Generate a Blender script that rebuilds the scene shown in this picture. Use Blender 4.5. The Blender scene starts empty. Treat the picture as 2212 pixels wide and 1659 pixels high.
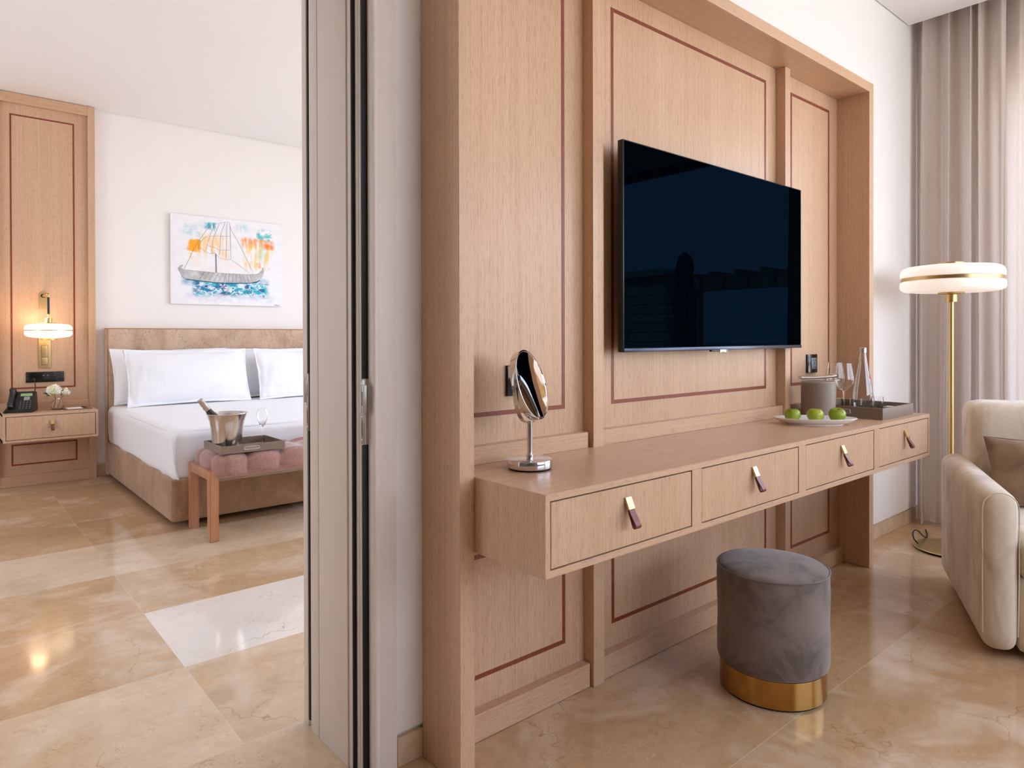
import bpy, bmesh, math, random
from mathutils import Vector, Matrix, noise as mnoise
random.seed(7)
PI = math.pi
sc = bpy.context.scene
COL = sc.collection

# ---------------------------------------------------------------- camera
W_PX, H_PX, F_PX, CY_PX = 2212.0, 1659.0, 1460.64, 735.166
YAW, PITCH, ROLL = math.radians(40.55827), math.radians(-0.31459), math.radians(-0.13321)
fw = Vector((math.sin(YAW), math.cos(YAW), 0)); rt = Vector((math.cos(YAW), -math.sin(YAW), 0)); up = Vector((0, 0, 1))
Fv = fw*math.cos(PITCH) + up*math.sin(PITCH); U2 = up*math.cos(PITCH) - fw*math.sin(PITCH)
Rv = rt*math.cos(ROLL) + U2*math.sin(ROLL); Uv = U2*math.cos(ROLL) - rt*math.sin(ROLL)
cd = bpy.data.cameras.new('camera'); cam = bpy.data.objects.new('camera', cd); COL.objects.link(cam)
cam.matrix_world = Matrix(((Rv.x, Uv.x, -Fv.x, 0), (Rv.y, Uv.y, -Fv.y, 0), (Rv.z, Uv.z, -Fv.z, 1.15), (0, 0, 0, 1)))
cd.sensor_fit = 'HORIZONTAL'; cd.sensor_width = 36; cd.lens = 36*F_PX/W_PX
cd.shift_y = (CY_PX - H_PX/2)/W_PX
cd.clip_start = 0.05
sc.camera = cam

# ---------------------------------------------------------------- world, light, exposure
w = bpy.data.worlds.new('sky'); sc.world = w; w.use_nodes = True
nt = w.node_tree; nt.nodes.clear()
wo = nt.nodes.new('ShaderNodeOutputWorld'); bg = nt.nodes.new('ShaderNodeBackground')
tc = nt.nodes.new('ShaderNodeTexCoord'); sp = nt.nodes.new('ShaderNodeSeparateXYZ'); cr = nt.nodes.new('ShaderNodeValToRGB')
nt.links.new(tc.outputs['Generated'], sp.inputs[0]); nt.links.new(sp.outputs[2], cr.inputs[0])
nt.links.new(cr.outputs[0], bg.inputs[0]); nt.links.new(bg.outputs[0], wo.inputs[0])
cr.color_ramp.elements[0].position = 0.0; cr.color_ramp.elements[0].color = (0.84, 0.91, 1.0, 1)
cr.color_ramp.elements[1].position = 0.75; cr.color_ramp.elements[1].color = (0.40, 0.60, 1.0, 1)
bg.inputs[1].default_value = SKY = 7.0
sun = bpy.data.lights.new('sun', 'SUN'); sun.energy = 30; sun.angle = 0.01; sun.color = (1, .93, .84)
so = bpy.data.objects.new('sun', sun); COL.objects.link(so)
so.rotation_euler = Vector((0.42, -0.05, -0.9)).to_track_quat('-Z', 'Y').to_euler()   # high, from behind the house
def portal(name, loc, sx, sz, direction, power=None, color=(1, 1, 1)):
    l = bpy.data.lights.new(name, 'AREA'); l.shape = 'RECTANGLE'; l.size = sx; l.size_y = sz
    o = bpy.data.objects.new(name, l); COL.objects.link(o); o.location = loc
    o.rotation_euler = Vector(direction).to_track_quat('-Z', 'Y').to_euler()
    if power is None: l.cycles.is_portal = True
    else: l.energy = power; l.color = color
    return o
portal('living_window_portal', (4.93, -0.9, 1.3), 3.95, 2.55, (-1, 0, 0))
portal('bedroom_window_portal', (4.93, 3.6, 1.45), 2.7, 2.85, (-1, 0, 0))
portal('added_rear_window_portal', (2.75, -3.43, 1.85), 3.5, 1.7, (0, 1, 0))  # for the added rear window behind the camera
portal('added_side_window_portal', (-2.83, 4.2, 1.6), 1.6, 1.6, (1, 0, 0))  # for the added window in the unseen left bedroom wall
vs = sc.view_settings; sc.display_settings.display_device = 'sRGB'
vs.view_transform = 'Standard'; vs.look = 'None'; vs.gamma = 1; vs.use_curve_mapping = False
vs.exposure = EXPO = 0.0
cy = sc.cycles
cy.use_denoising = True; cy.max_bounces = 14; cy.diffuse_bounces = 7; cy.glossy_bounces = 5; cy.transmission_bounces = 12
cy.transparent_max_bounces = 12; cy.sample_clamp_indirect = 6; cy.caustics_reflective = False; cy.caustics_refractive = False

# ---------------------------------------------------------------- mesh helpers
def wloc(o):
    v = Vector((0, 0, 0))
    while o is not None: v += o.location; o = o.parent
    return v
def put(name, bm, mat, parent=None, local=False, smooth=True, ang=0.6, label=None):
    """link a bmesh given in world coordinates as ONE mesh object"""
    if parent is not None and not local: bmesh.ops.translate(bm, verts=bm.verts, vec=-wloc(parent))
    bmesh.ops.recalc_face_normals(bm, faces=bm.faces)
    if smooth:
        for f in bm.faces: f.smooth = True
        for e in bm.edges:
            if len(e.link_faces) == 2 and e.calc_face_angle(0) > ang: e.smooth = False
    me = bpy.data.meshes.new(name); bm.to_mesh(me); bm.free()
    o = bpy.data.objects.new(name, me); COL.objects.link(o)
    for m in (mat if isinstance(mat, (list, tuple)) else [mat]): me.materials.append(m)
    if parent is not None: o.parent = parent
    if label: o['label'] = label
    return o
def tag(o, label, cat, group=None):
    o['label'] = label; o['category'] = cat
    if group: o['group'] = group
    return o
def thing(name, loc, label, cat, group=None, rotz=0):
    o = bpy.data.objects.new(name, None); COL.objects.link(o); o.location = loc; o.rotation_euler = (0, 0, rotz)
    o.empty_display_size = 0.05
    return tag(o, label, cat, group)
def structure(o):
    o['kind'] = 'structure'; return o
def top(name, bm, mat, loc, label, cat, group=None, **k):
    """a thing that is a single mesh, its origin at loc"""
    bmesh.ops.translate(bm, verts=bm.verts, vec=-Vector(loc))
    o = put(name, bm, mat, **k); o.location = loc
    return tag(o, label, cat, group)
def dup(o, parent=None):
    c = o.copy(); COL.objects.link(c); c.parent = parent
    for ch in list(o.children): dup(ch, c)
    return c
def merge(bm, other):
    me = bpy.data.meshes.new('tmp'); other.to_mesh(me); other.free(); bm.from_mesh(me); bpy.data.meshes.remove(me)
def B(): return bmesh.new()
def crv(pts, n=6):
    P = [Vector(p) for p in pts]; P = [P[0]*2-P[1]]+P+[P[-1]*2-P[-2]]; out = []
    for i in range(1, len(P)-2):
        a, b_, c_, d = P[i-1:i+3]
        for k in range(n):
            t = k/n; out.append(.5*((2*b_)+(c_-a)*t+(2*a-5*b_+4*c_-d)*t*t+(3*b_-a-3*c_+d)*t**3))
    return out+[P[-2]]
def box(bm, x0, x1, y0, y1, z0, z1, bev=0.0, seg=2):
    b = bmesh.new(); bmesh.ops.create_cube(b, size=1)
    for v in b.verts: v.co = Vector(((x0+x1)/2+v.co.x*(x1-x0), (y0+y1)/2+v.co.y*(y1-y0), (z0+z1)/2+v.co.z*(z1-z0)))
    if bev: bmesh.ops.bevel(b, geom=list(b.edges), offset=bev, segments=seg, affect='EDGES', profile=0.5)
    merge(bm, b); return bm
def Bx(*a, **k): return box(B(), *a, **k)
def lathe(bm, prof, c=(0, 0, 0), seg=48, sx=1, sy=1):
    """prof: list of (radius, z); radius 0 makes a pole"""
    rings = []
    for r, z in prof:
        if r < 1e-6: rings.append([bm.verts.new((c[0], c[1], c[2]+z))])
        else: rings.append([bm.verts.new((c[0]+r*sx*math.cos(2*PI*i/seg), c[1]+r*sy*math.sin(2*PI*i/seg), c[2]+z)) for i in range(seg)])
    for a, b in zip(rings, rings[1:]):
        for i in range(seg):
            j = (i+1) % seg
            if len(a) == 1 and len(b) == 1: continue
            if len(a) == 1: bm.faces.new((a[0], b[j], b[i]))
            elif len(b) == 1: bm.faces.new((a[i], a[j], b[0]))
            else: bm.faces.new((a[i], a[j], b[j], b[i]))
    return bm
def tube(bm, pts, r, seg=10, cap=True, flat=1.0, radii=None):
    pts = [Vector(p) for p in pts]; rings = []; n0 = None
    for i, p in enumerate(pts):
        d = (pts[min(i+1, len(pts)-1)]-pts[max(i-1, 0)]).normalized()
        if n0 is None:
            n0 = d.orthogonal().normalized()
            if abs(d.z) < 0.9: n0 = d.cross(Vector((0, 0, 1))).normalized()
        n0 = (n0-d*n0.dot(d)).normalized(); b = d.cross(n0)
        rr = radii[i] if radii else r
        rings.append([bm.verts.new(p+(n0*math.cos(2*PI*k/seg)+b*flat*math.sin(2*PI*k/seg))*rr) for k in range(seg)])
    for a, b in zip(rings, rings[1:]):
        for k in range(seg): bm.faces.new((a[k], a[(k+1) % seg], b[(k+1) % seg], b[k]))
    if cap:
        bm.faces.new(rings[0]); bm.faces.new(list(reversed(rings[-1])))
    return bm
def rbox(bm, x0, x1, y0, y1, z0, z1, r, n=12, fn=None, nz=None):
    """rounded box with a grid on every side; fn(p, q) may move the points (q: unit coordinates)"""
    b = bmesh.new(); bmesh.ops.create_cube(b, size=2)
    bmesh.ops.subdivide_edges(b, edges=list(b.edges), cuts=n, use_grid_fill=True)
    c = Vector(((x0+x1)/2, (y0+y1)/2, (z0+z1)/2)); h = Vector(((x1-x0)/2, (y1-y0)/2, (z1-z0)/2))
    for v in b.verts:
        q = v.co.copy()
        qq = Vector([math.copysign(1-(1-abs(t))**1.6, t) for t in q])
        p = Vector([qq[i]*h[i] for i in range(3)])
        inn = Vector([max(-h[i]+r, min(h[i]-r, p[i])) for i in range(3)])
        d = p-inn
        if d.length > 1e-9: p = inn+d.normalized()*r
        p = p+c
        if fn: p = fn(p, q)
        v.co = p
    merge(bm, b); return bm
def prism(bm, poly, z0, z1):
    a = [bm.verts.new((x, y, z0)) for x, y in poly]; b = [bm.verts.new((x, y, z1)) for x, y in poly]
    n = len(poly)
    for i in range(n): bm.faces.new((a[i], a[(i+1) % n], b[(i+1) % n], b[i]))
    bm.faces.new(a); bm.faces.new(list(reversed(b))); return bm
def plate_xz(bm, poly, y0, y1):
    """polygon in x,z extruded along y"""
    a = [bm.verts.new((x, y0, z)) for x, z in poly]; b = [bm.verts.new((x, y1, z)) for x, z in poly]
    n = len(poly)
    for i in range(n): bm.faces.new((a[i], a[(i+1) % n], b[(i+1) % n], b[i]))
    bm.faces.new(a); bm.faces.new(list(reversed(b))); return bm
def rotate(bm, ang, axis, c):
    bmesh.ops.rotate(bm, verts=bm.verts, cent=Vector(c), matrix=Matrix.Rotation(ang, 3, axis)); return bm
def rrect(x0, x1, z0, z1, r, n=5):
    out = []
    for cx, cz, a0 in ((x1-r, z1-r, 0), (x0+r, z1-r, PI/2), (x0+r, z0+r, PI), (x1-r, z0+r, 1.5*PI)):
        for i in range(n+1): out.append((cx+r*math.cos(a0+PI/2*i/n), cz+r*math.sin(a0+PI/2*i/n)))
    return out

# ---------------------------------------------------------------- material helpers
def lin(r, g, b):
    f = lambda c: (c/255/12.92) if c/255 <= 0.04045 else ((c/255+0.055)/1.055)**2.4
    return (f(r), f(g), f(b), 1)
class M:
    def __init__(s, name, col=(200, 200, 200), rough=0.5, metal=0.0, **k):
        s.m = bpy.data.materials.new(name); s.m.use_nodes = True; s.t = s.m.node_tree; s.t.nodes.clear()
        s.out = s.t.nodes.new('ShaderNodeOutputMaterial'); s.p = s.t.nodes.new('ShaderNodeBsdfPrincipled')
        s.t.links.new(s.p.outputs[0], s.out.inputs[0]); s.co = None
        s.p.inputs['Base Color'].default_value = lin(*col); s.p.inputs['Roughness'].default_value = rough
        s.p.inputs['Metallic'].default_value = metal
        for a, b in k.items(): s.p.inputs[a.replace('_', ' ')].default_value = b
    def n(s, typ, ins=None, **k):
        nd = s.t.nodes.new(typ)
        for a, b in k.items(): setattr(nd, a, b)
        if ins:
            for a, b in ins.items():
                if isinstance(b, bpy.types.NodeSocket): s.t.links.new(b, nd.inputs[a])
                else: nd.inputs[a].default_value = b
        return nd
    def coords(s, scale=(1, 1, 1), kind='Object', rot=(0, 0, 0)):
        if s.co is None: s.co = s.n('ShaderNodeTexCoord')
        return s.n('ShaderNodeMapping', {'Vector': s.co.outputs[kind], 'Scale': scale, 'Rotation': rot}).outputs[0]
    def noise(s, scale, sc3=(1, 1, 1), detail=4, rough=0.55, dist=0, kind='Object', off=None):
        return s.n('ShaderNodeTexNoise', {'Vector': s.coords(sc3, kind), 'Scale': scale, 'Detail': detail, 'Roughness': rough, 'Distortion': dist}).outputs[0]
    def ramp(s, fac, stops):
        r = s.n('ShaderNodeValToRGB', {'Fac': fac}); e = r.color_ramp.elements
        e[0].position = stops[0][0]; e[0].color = stops[0][1]; e[1].position = stops[-1][0]; e[1].color = stops[-1][1]
        for p, c in stops[1:-1]:
            x = e.new(p); x.color = c
        return r.outputs[0]
    def mix(s, fac, a, b, mode='MIX'):
        nd = s.n('ShaderNodeMix', data_type='RGBA', blend_type=mode)
        for i, v in ((0, fac), (6, a), (7, b)):
            if isinstance(v, bpy.types.NodeSocket): s.t.links.new(v, nd.inputs[i])
            else: nd.inputs[i].default_value = v
        return nd.outputs[2]
    def math(s, op, a, b=0.0, c=0.0):
        nd = s.n('ShaderNodeMath', operation=op)
        for i, v in enumerate((a, b, c)):
            if isinstance(v, bpy.types.NodeSocket): s.t.links.new(v, nd.inputs[i])
            else: nd.inputs[i].default_value = v
        return nd.outputs[0]
    def set(s, name, v):
        if isinstance(v, bpy.types.NodeSocket): s.t.links.new(v, s.p.inputs[name])
        else: s.p.inputs[name].default_value = v
        return s
    def bump(s, h, strength=0.2, dist=0.002):
        b = s.n('ShaderNodeBump', {'Height': h, 'Strength': strength, 'Distance': dist})
        s.t.links.new(b.outputs[0], s.p.inputs['Normal']); return s
BK = (0, 0, 0, 1); WH = (1, 1, 1, 1)
def G(v): return (v, v, v, 1)

def wood(name, axis, base=(206, 171, 141), dark=(188, 150, 118), light=(216, 184, 156)):
    m = M(name, base, 0.42)
    s1 = {'z': (1, 1, .006), 'x': (.006, 1, 1), 'y': (1, .006, 1)}[axis]; s3 = {'z': (1, 1, .035), 'x': (.035, 1, 1), 'y': (1, .035, 1)}[axis]
    s2 = {'z': (1, 1, .02), 'x': (.02, 1, 1), 'y': (1, .02, 1)}[axis]
    fine = m.noise(210, s1, 4, .65); broad = m.noise(9, s2, 3, .5, .3); pores = m.noise(900, s3, 1, .5)
    c = m.ramp(fine, [(.2, lin(*dark)), (.5, lin(*base)), (.85, lin(*light))])
    c = m.mix(m.ramp(broad, [(.35, G(0)), (.7, G(.38))]), c, lin(*dark))
    c = m.mix(m.ramp(pores, [(.34, G(.5)), (.42, G(0))]), c, lin(150, 108, 78))
    m.set('Base Color', c); m.bump(pores, .25, .0006)
    m.set('Roughness', m.ramp(fine, [(.2, G(.38)), (.8, G(.27))]))
    return m.m
wood_v = wood('oak_vertical_grain', 'z'); wood_x = wood('oak_grain_along_wall', 'x'); wood_y = wood('oak_grain_into_wall', 'y')
leg_wood = wood('bench_wood', 'z', (186, 134, 100), (164, 110, 78), (200, 150, 116))
mi = M('mahogany_inlay', (112, 48, 30), .4)
mi.set('Base Color', mi.ramp(mi.noise(260, (1, 1, .1), 4), [(.3, lin(104, 38, 20)), (.7, lin(148, 70, 42))])); inlay = mi.m
def paint(name, col, rough=.75):
    m = M(name, col, rough); m.bump(m.noise(140, detail=2), .04, .001); return m.m
wall_paint = paint('wall_paint', (241, 237, 235)); beige_paint = paint('beige_wall_paint', (136, 130, 122)); ceil_paint = paint('ceiling_paint', (243, 241, 240))
door_paint = paint('door_frame_lacquer', (222, 211, 202), .45)
rubber = M('black_rubber_seal', (14, 14, 16), .6).m
steel = M('brushed_steel', (150, 146, 140), .35, 1).m
chrome = M('chrome', (225, 225, 228), .05, 1).m
mirror_mat = M('mirror_glass', (235, 235, 235), .01, 1).m
brass = M('brushed_brass', (206, 172, 116), .32, 1).m
brass_pale = M('champagne_brass', (205, 180, 130), .38, 1).m
black = M('black_plastic', (13, 13, 14), .35).m
black_gloss = M('black_glass_plate', (16, 16, 18), .12).m
grey_plastic = M('grey_plastic', (104, 110, 122), .4).m
leather = M('brown_leather', (122, 60, 44), .42).m
gap = M('dark_gap', (58, 32, 24), .8).m
def fabric(name, col, amp=18, scale=6, sheen=.3, sc3=(1, 1, 1), rough=.9, dark=None, weave=500, lo=.35, hi=.65):
    m = M(name, col, rough, Sheen_Weight=sheen, Sheen_Roughness=.4)
    d = dark or tuple(max(0, c-amp) for c in col); l = tuple(min(255, c+amp*.5) for c in col)
    a = m.noise(scale, sc3, 5, .6, .8)
    c = m.ramp(a, [(lo, lin(*d)), ((lo+hi)/2, lin(*col)), (hi, lin(*l))])
    wv = m.noise(weave, (1, 1, 1), 2)
    c = m.mix(m.ramp(wv, [(.35, G(.25)), (.6, G(0))]), c, lin(*d))
    m.set('Base Color', c); m.bump(wv, .3, .001); return m.m
velvet = fabric('grey_velvet', (122, 109, 103), 20, 7, .35, weave=900, dark=(98, 86, 80), lo=.38, hi=.62)
velvet_pipe = fabric('grey_velvet_piping', (112, 102, 98), 10, 9, .4)
sofa_fab = fabric('cream_chenille', (220, 206, 186), 26, 9, .4, (1, 1, .45), weave=420, dark=(188, 168, 146), lo=.3, hi=.7)
cushion_fab = fabric('brown_cushion_velvet', (136, 106, 82), 20, 6, .35, dark=(104, 78, 58))
pink_fab = fabric('dusty_pink_velvet', (170, 132, 125), 12, 120, .6, weave=700, dark=(150, 110, 103))
def mottled(name, base, dark, light):
    m = M(name, base, .7, Sheen_Weight=.35)
    a = m.noise(3.5, (1, 1, .6), 6, .65, 1.0); b = m.noise(120, (1, 1, .6), 6, .75); g = m.noise(7, (1, 1, 1), 3)
    c = m.ramp(a, [(.3, lin(*dark)), (.5, lin(*base)), (.68, lin(*light))])
    msk = m.math('MULTIPLY', m.ramp(b, [(.54, G(0)), (.62, G(.8))]), m.ramp(g, [(.40, G(0)), (.54, G(.95))]))
    c = m.mix(msk, c, lin(112, 82, 60)); m.set('Base Color', c); m.bump(b, .25, .001); return m.m
head_fab = mottled('mottled_headboard_velvet', (196, 168, 144), (170, 138, 112), (210, 186, 164))
base_fab = mottled('mottled_bed_base_velvet', (160, 124, 92), (136, 100, 72), (182, 146, 110))
ml = M('white_cotton', (240, 241, 245), .85, Sheen_Weight=.15); ml.bump(ml.noise(9, detail=3), .18, .02); cotton = ml.m
mc = M('white_pillow_cotton', (241, 242, 246), .85, Sheen_Weight=.15)
mc.bump(mc.noise(10, detail=3), .2, .015)
uvn = mc.n('ShaderNodeUVMap'); uvn.uv_map = 'pillow'
spu = mc.n('ShaderNodeSeparateXYZ', {0: uvn.outputs[0]})
mn = mc.math('MINIMUM', mc.math('MINIMUM', spu.outputs[0], spu.outputs[1]), spu.outputs[2])
ln = mc.math('LESS_THAN', mc.math('ABSOLUTE', mc.math('SUBTRACT', mn, .052)), .0022)
mc.set('Base Color', mc.mix(ln, lin(241, 242, 246), lin(190, 176, 158))); pillow_cotton = mc.m
glass = M('clear_glass', (255, 255, 255), .0, Transmission_Weight=1.0, IOR=1.45).m
water = M('water', (255, 255, 255), .0, Transmission_Weight=1.0, IOR=1.33).m
def opal(name, col, strength):
    m = M(name, (250, 246, 238), .25); m.set('Emission Color', lin(*col)); m.set('Emission Strength', strength); return m.m

# marble floor: every tile is a face that carries its own tone and seed
mf = M('polished_marble', (214, 190, 160), .14)
at = mf.n('ShaderNodeAttribute', attribute_name='tone'); av = at.outputs['Fac']
sd = mf.n('ShaderNodeAttribute', attribute_name='seed').outputs['Fac']
mp = mf.coords((1, 1, 1)); cx_ = mf.n('ShaderNodeCombineXYZ', {0: 0, 1: 0, 2: sd})
pv = mf.n('ShaderNodeVectorMath', {0: mp, 1: cx_.outputs[0]}, operation='ADD').outputs[0]
def fn_noise(scale, detail, rough, dist=0, stretch=None):
    v = pv if stretch is None else mf.n('ShaderNodeMapping', {'Vector': pv, 'Scale': stretch, 'Rotation': (0, 0, .25)}).outputs[0]
    return mf.n('ShaderNodeTexNoise', {'Vector': v, 'Scale': scale, 'Detail': detail, 'Roughness': rough, 'Distortion': dist}).outputs[0]
basec = mf.ramp(av, [(0, lin(184, 148, 108)), (.35, lin(200, 170, 134)), (.6, lin(218, 196, 166)), (1, lin(236, 227, 218))])
cloud = fn_noise(2.6, 8, .66, .9, (.6, 1.7, 1))
inv = mf.math('SUBTRACT', 1.15, av)
c = mf.mix(mf.math('MULTIPLY', inv, mf.ramp(cloud, [(.36, G(.58)), (.60, G(0))])), basec, lin(180, 143, 106))
c = mf.mix(mf.math('MULTIPLY', inv, mf.ramp(fn_noise(26, 6, .7, .4), [(.36, G(.30)), (.54, G(0))])), c, lin(168, 130, 94))
c = mf.mix(mf.ramp(fn_noise(3.1, 4, .6, .5), [(.5, G(0)), (.72, G(.5))]), c, lin(240, 224, 204))
def veins(scale, w_, k, col, c, mscale=1.1, dist=.35):
    nv = mf.n('ShaderNodeTexNoise', {'Vector': pv, 'Scale': scale*1.3, 'Detail': 4, 'Roughness': .6})
    sub = mf.n('ShaderNodeVectorMath', {0: nv.outputs[1], 1: (.5, .5, .5)}, operation='SUBTRACT').outputs[0]
    scl = mf.n('ShaderNodeVectorMath', {0: sub, 'Scale': dist}, operation='SCALE').outputs[0]
    ad = mf.n('ShaderNodeVectorMath', {0: pv, 1: scl}, operation='ADD').outputs[0]
    vo = mf.n('ShaderNodeTexVoronoi', {'Vector': ad, 'Scale': scale}, feature='DISTANCE_TO_EDGE').outputs[0]
    line = mf.ramp(vo, [(0, G(k)), (w_, G(0))])
    msk = mf.ramp(fn_noise(mscale*2.4, 3, .5), [(.48, G(0)), (.62, G(1))])
    return mf.mix(mf.math('MULTIPLY', line, msk), c, lin(*col))
c = veins(2.1, .006, .65, (150, 106, 66), c, 1.0, .5); c = veins(9, .018, .55, (150, 110, 74), c, 2.6, .3)
c = veins(4.5, .012, .22, (250, 240, 226), c, 1.6, .4)
uvt = mf.n('ShaderNodeUVMap'); uvt.uv_map = 'tile'
st_ = mf.n('ShaderNodeSeparateXYZ', {0: uvt.outputs[0]})
edge = mf.math('LESS_THAN', mf.math('MINIMUM', st_.outputs[0], st_.outputs[1]), .0016)
c = mf.mix(mf.math('MULTIPLY', edge, .6), c, lin(236, 222, 204))
mf.set('Base Color', c); mf.set('Roughness', mf.ramp(cloud, [(.3, G(.07)), (.7, G(.12))])); marble = mf.m
ms = M('marble_skirting', (214, 192, 164), .35); ms.set('Base Color', ms.ramp(ms.noise(7, detail=5, dist=1), [(.3, lin(196, 164, 126)), (.7, lin(228, 208, 184))])); skirt = ms.m

# ================================================================ the setting
YW, YB2, YR = 1.5662, 1.966, 6.49          # wall between the rooms (front, back), bedroom end wall
CZ = 3.036                                 # ceilings
XF = 4.75                                  # facade, inside face
JX = 0.835                                 # door opening, right edge
def floor_mesh():
    bm = B(); uv = bm.loops.layers.uv.new('tile'); T = bm.faces.layers.float.new('tone'); S = bm.faces.layers.float.new('seed')
    rng = random.Random(11)
    def tile(x0, x1, y0, y1, tone=None, x0t=None, y0t=None):
        vs_ = [bm.verts.new(p) for p in ((x0, y0, 0), (x1, y0, 0), (x1, y1, 0), (x0, y1, 0))]
        f = bm.faces.new(vs_); f[T] = rng.uniform(.25, .8) if tone is None else tone; f[S] = rng.uniform(0, 40)
        for l, (a, b) in zip(f.loops, ((0, 0), (x1-x0, 0), (x1-x0, y1-y0), (0, y1-y0))): l[uv].uv = (a, b)
    # bedroom: rows 0.6 deep
    ys = [1.943, 2.531, 3.132, 3.728, 4.333, 4.938, 5.54, 6.14, 6.5]
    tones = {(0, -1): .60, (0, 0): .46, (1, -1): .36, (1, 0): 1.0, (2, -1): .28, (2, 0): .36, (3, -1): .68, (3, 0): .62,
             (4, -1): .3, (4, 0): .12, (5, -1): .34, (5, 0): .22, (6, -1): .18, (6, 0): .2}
    for j in range(len(ys)-1):
        for i in range(-3, 5):
            x0 = .66+1.2*i; x1 = x0+1.2
            if x0 > 4.9: continue
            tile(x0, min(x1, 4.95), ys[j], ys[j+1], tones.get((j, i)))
    # threshold slab in the doorway
    tile(-.6, JX+.03, 1.56, 1.943, .55)
    # living room
    yy = [1.5662, .988, .388, -.212, -.812, -1.412, -2.012, -2.612, -3.212]
    for j in range(len(yy)-1):
        off = -.65 if j % 2 else .29
        for i in range(-3, 4):
            x0 = off+1.8*i; x1 = x0+1.8
            if x0 > 4.95: continue
            tile(x0, min(x1, 4.95), yy[j+1], yy[j], {0: .26, 1: .22, 2: .3}.get(j))
    tile(JX+.03, 4.95, 1.5662, 1.60, .5)
    o = put('floor', bm, marble, smooth=False); return structure(o)
floor_mesh()
# wall between living room and bedroom: right of the opening, over it, left of it
bm = B(); box(bm, JX+.045, 4.95, YW, YB2, .092, 3.25); box(bm, -.62, JX+.045, YW, YB2, 2.32, 3.25); box(bm, -4.2, -.62, YW, YB2, .092, 3.25)
box(bm, JX+.05, 4.95, YW+.012, YB2-.012, 0, .095)
structure(put('wall_middle', bm, wall_paint, smooth=False))
bm = B()
for a, b_ in ((JX+.1, 1.0138), (3.5624, 4.128), (4.13, 4.47), (4.472, 4.75)): box(bm, a, b_, YW-.001, YW+.02, 0.0005, .079, .0008, 1)
structure(put('baseboard_middle', bm, skirt, smooth=False))
bm = B(); box(bm, -2.6, 4.95, YR, YR+.2, .115, 3.25); box(bm, -2.6, 4.95, YR+.01, YR+.2, 0, .12)
structure(put('wall_back', bm, wall_paint, smooth=False))
bm = B(); box(bm, 1.013, 4.75, YR-.002, YR+.012, .0005, .103, .0008, 1); structure(put('baseboard_back', bm, skirt, smooth=False))
# facade with the two window openings
bm = B()
for y0, y1, z0, z1 in ((-3.4, -2.9, 0, 3.4), (-2.9, 1.1, 2.62, 3.4), (1.1, 2.2, 0, 3.4), (2.2, 5.0, 2.9, 3.4), (5.0, 6.7, 0, 3.4)): box(bm, XF, XF+.2, y0, y1, z0, z1)
structure(put('wall_right', bm, wall_paint, smooth=False))
bm = B()
for y0, y1, z0, z1 in ((1.97, 3.4, 0, 3.4), (5.0, 6.7, 0, 3.4), (3.4, 5.0, 0, .8), (3.4, 5.0, 2.4, 3.4)): box(bm, -2.8, -2.6, y0, y1, z0, z1)
structure(put('wall_left', bm, wall_paint, smooth=False))
bm = B(); box(bm, -4.4, -4.2, -3.4, 1.96, 0, 3.4); structure(put('wall_left', bm, beige_paint, smooth=False))
bm = B()
for x0, x1, z0, z1 in ((-4.2, 1.0, 0, 3.4), (1.0, 4.5, 2.7, 3.4), (1.0, 4.5, 0, 1.0), (4.5, 4.95, 0, 3.4)): box(bm, x0, x1, -3.4, -3.2, z0, z1)
structure(put('wall_front', bm, beige_paint, smooth=False))
bm = B(); box(bm, -4.19, 4.517, -3.19, YW-.006, CZ, CZ+.2); box(bm, -2.59, XF, YB2, YR-.008, CZ, CZ+.2); box(bm, -4.4, 4.95, -3.4, 6.7, 3.25, 3.4)
structure(put('ceiling', bm, ceil_paint, smooth=False))
frame_grey = M('window_frame_grey', (90, 88, 86), .4).m
def window(name, a, b_, axis, z1=2.62):
    bm = B()
    for t0, t1, q0, q1 in ((a, a+.06, 0, z1), (b_-.06, b_, 0, z1), (a, b_, z1-.06, z1), (a, b_, 0, .02)):
        if axis == 'y': box(bm, XF+.1, XF+.16, t0, t1, q0, q1)
        else: box(bm, t0, t1, -3.34, -3.28, q0, q1)
    structure(put(name, bm, frame_grey, smooth=False))
window('window_1', -2.9, 1.1, 'y'); window('window_2', 2.2, 5.0, 'y', 2.9); bm = B()
for t0, t1, q0, q1 in ((1.0, 1.06, 1, 2.7), (4.44, 4.5, 1, 2.7), (1.0, 4.5, 2.64, 2.7), (1.0, 4.5, 1, 1.06)): box(bm, t0, t1, -3.34, -3.28, q0, q1)
structure(put('added_window_3', bm, frame_grey, smooth=False))  # unseen window, added; position and sill chosen for light on the front faces
bm = B()
for t0, t1, q0, q1 in ((3.4, 3.46, .8, 2.4), (4.94, 5.0, .8, 2.4), (3.4, 5.0, 2.34, 2.4), (3.4, 5.0, .8, .86)): box(bm, -2.74, -2.68, t0, t1, q0, q1)
structure(put('added_window_4', bm, frame_grey, smooth=False))  # unseen window, added to brighten the bedroom from the left

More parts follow.
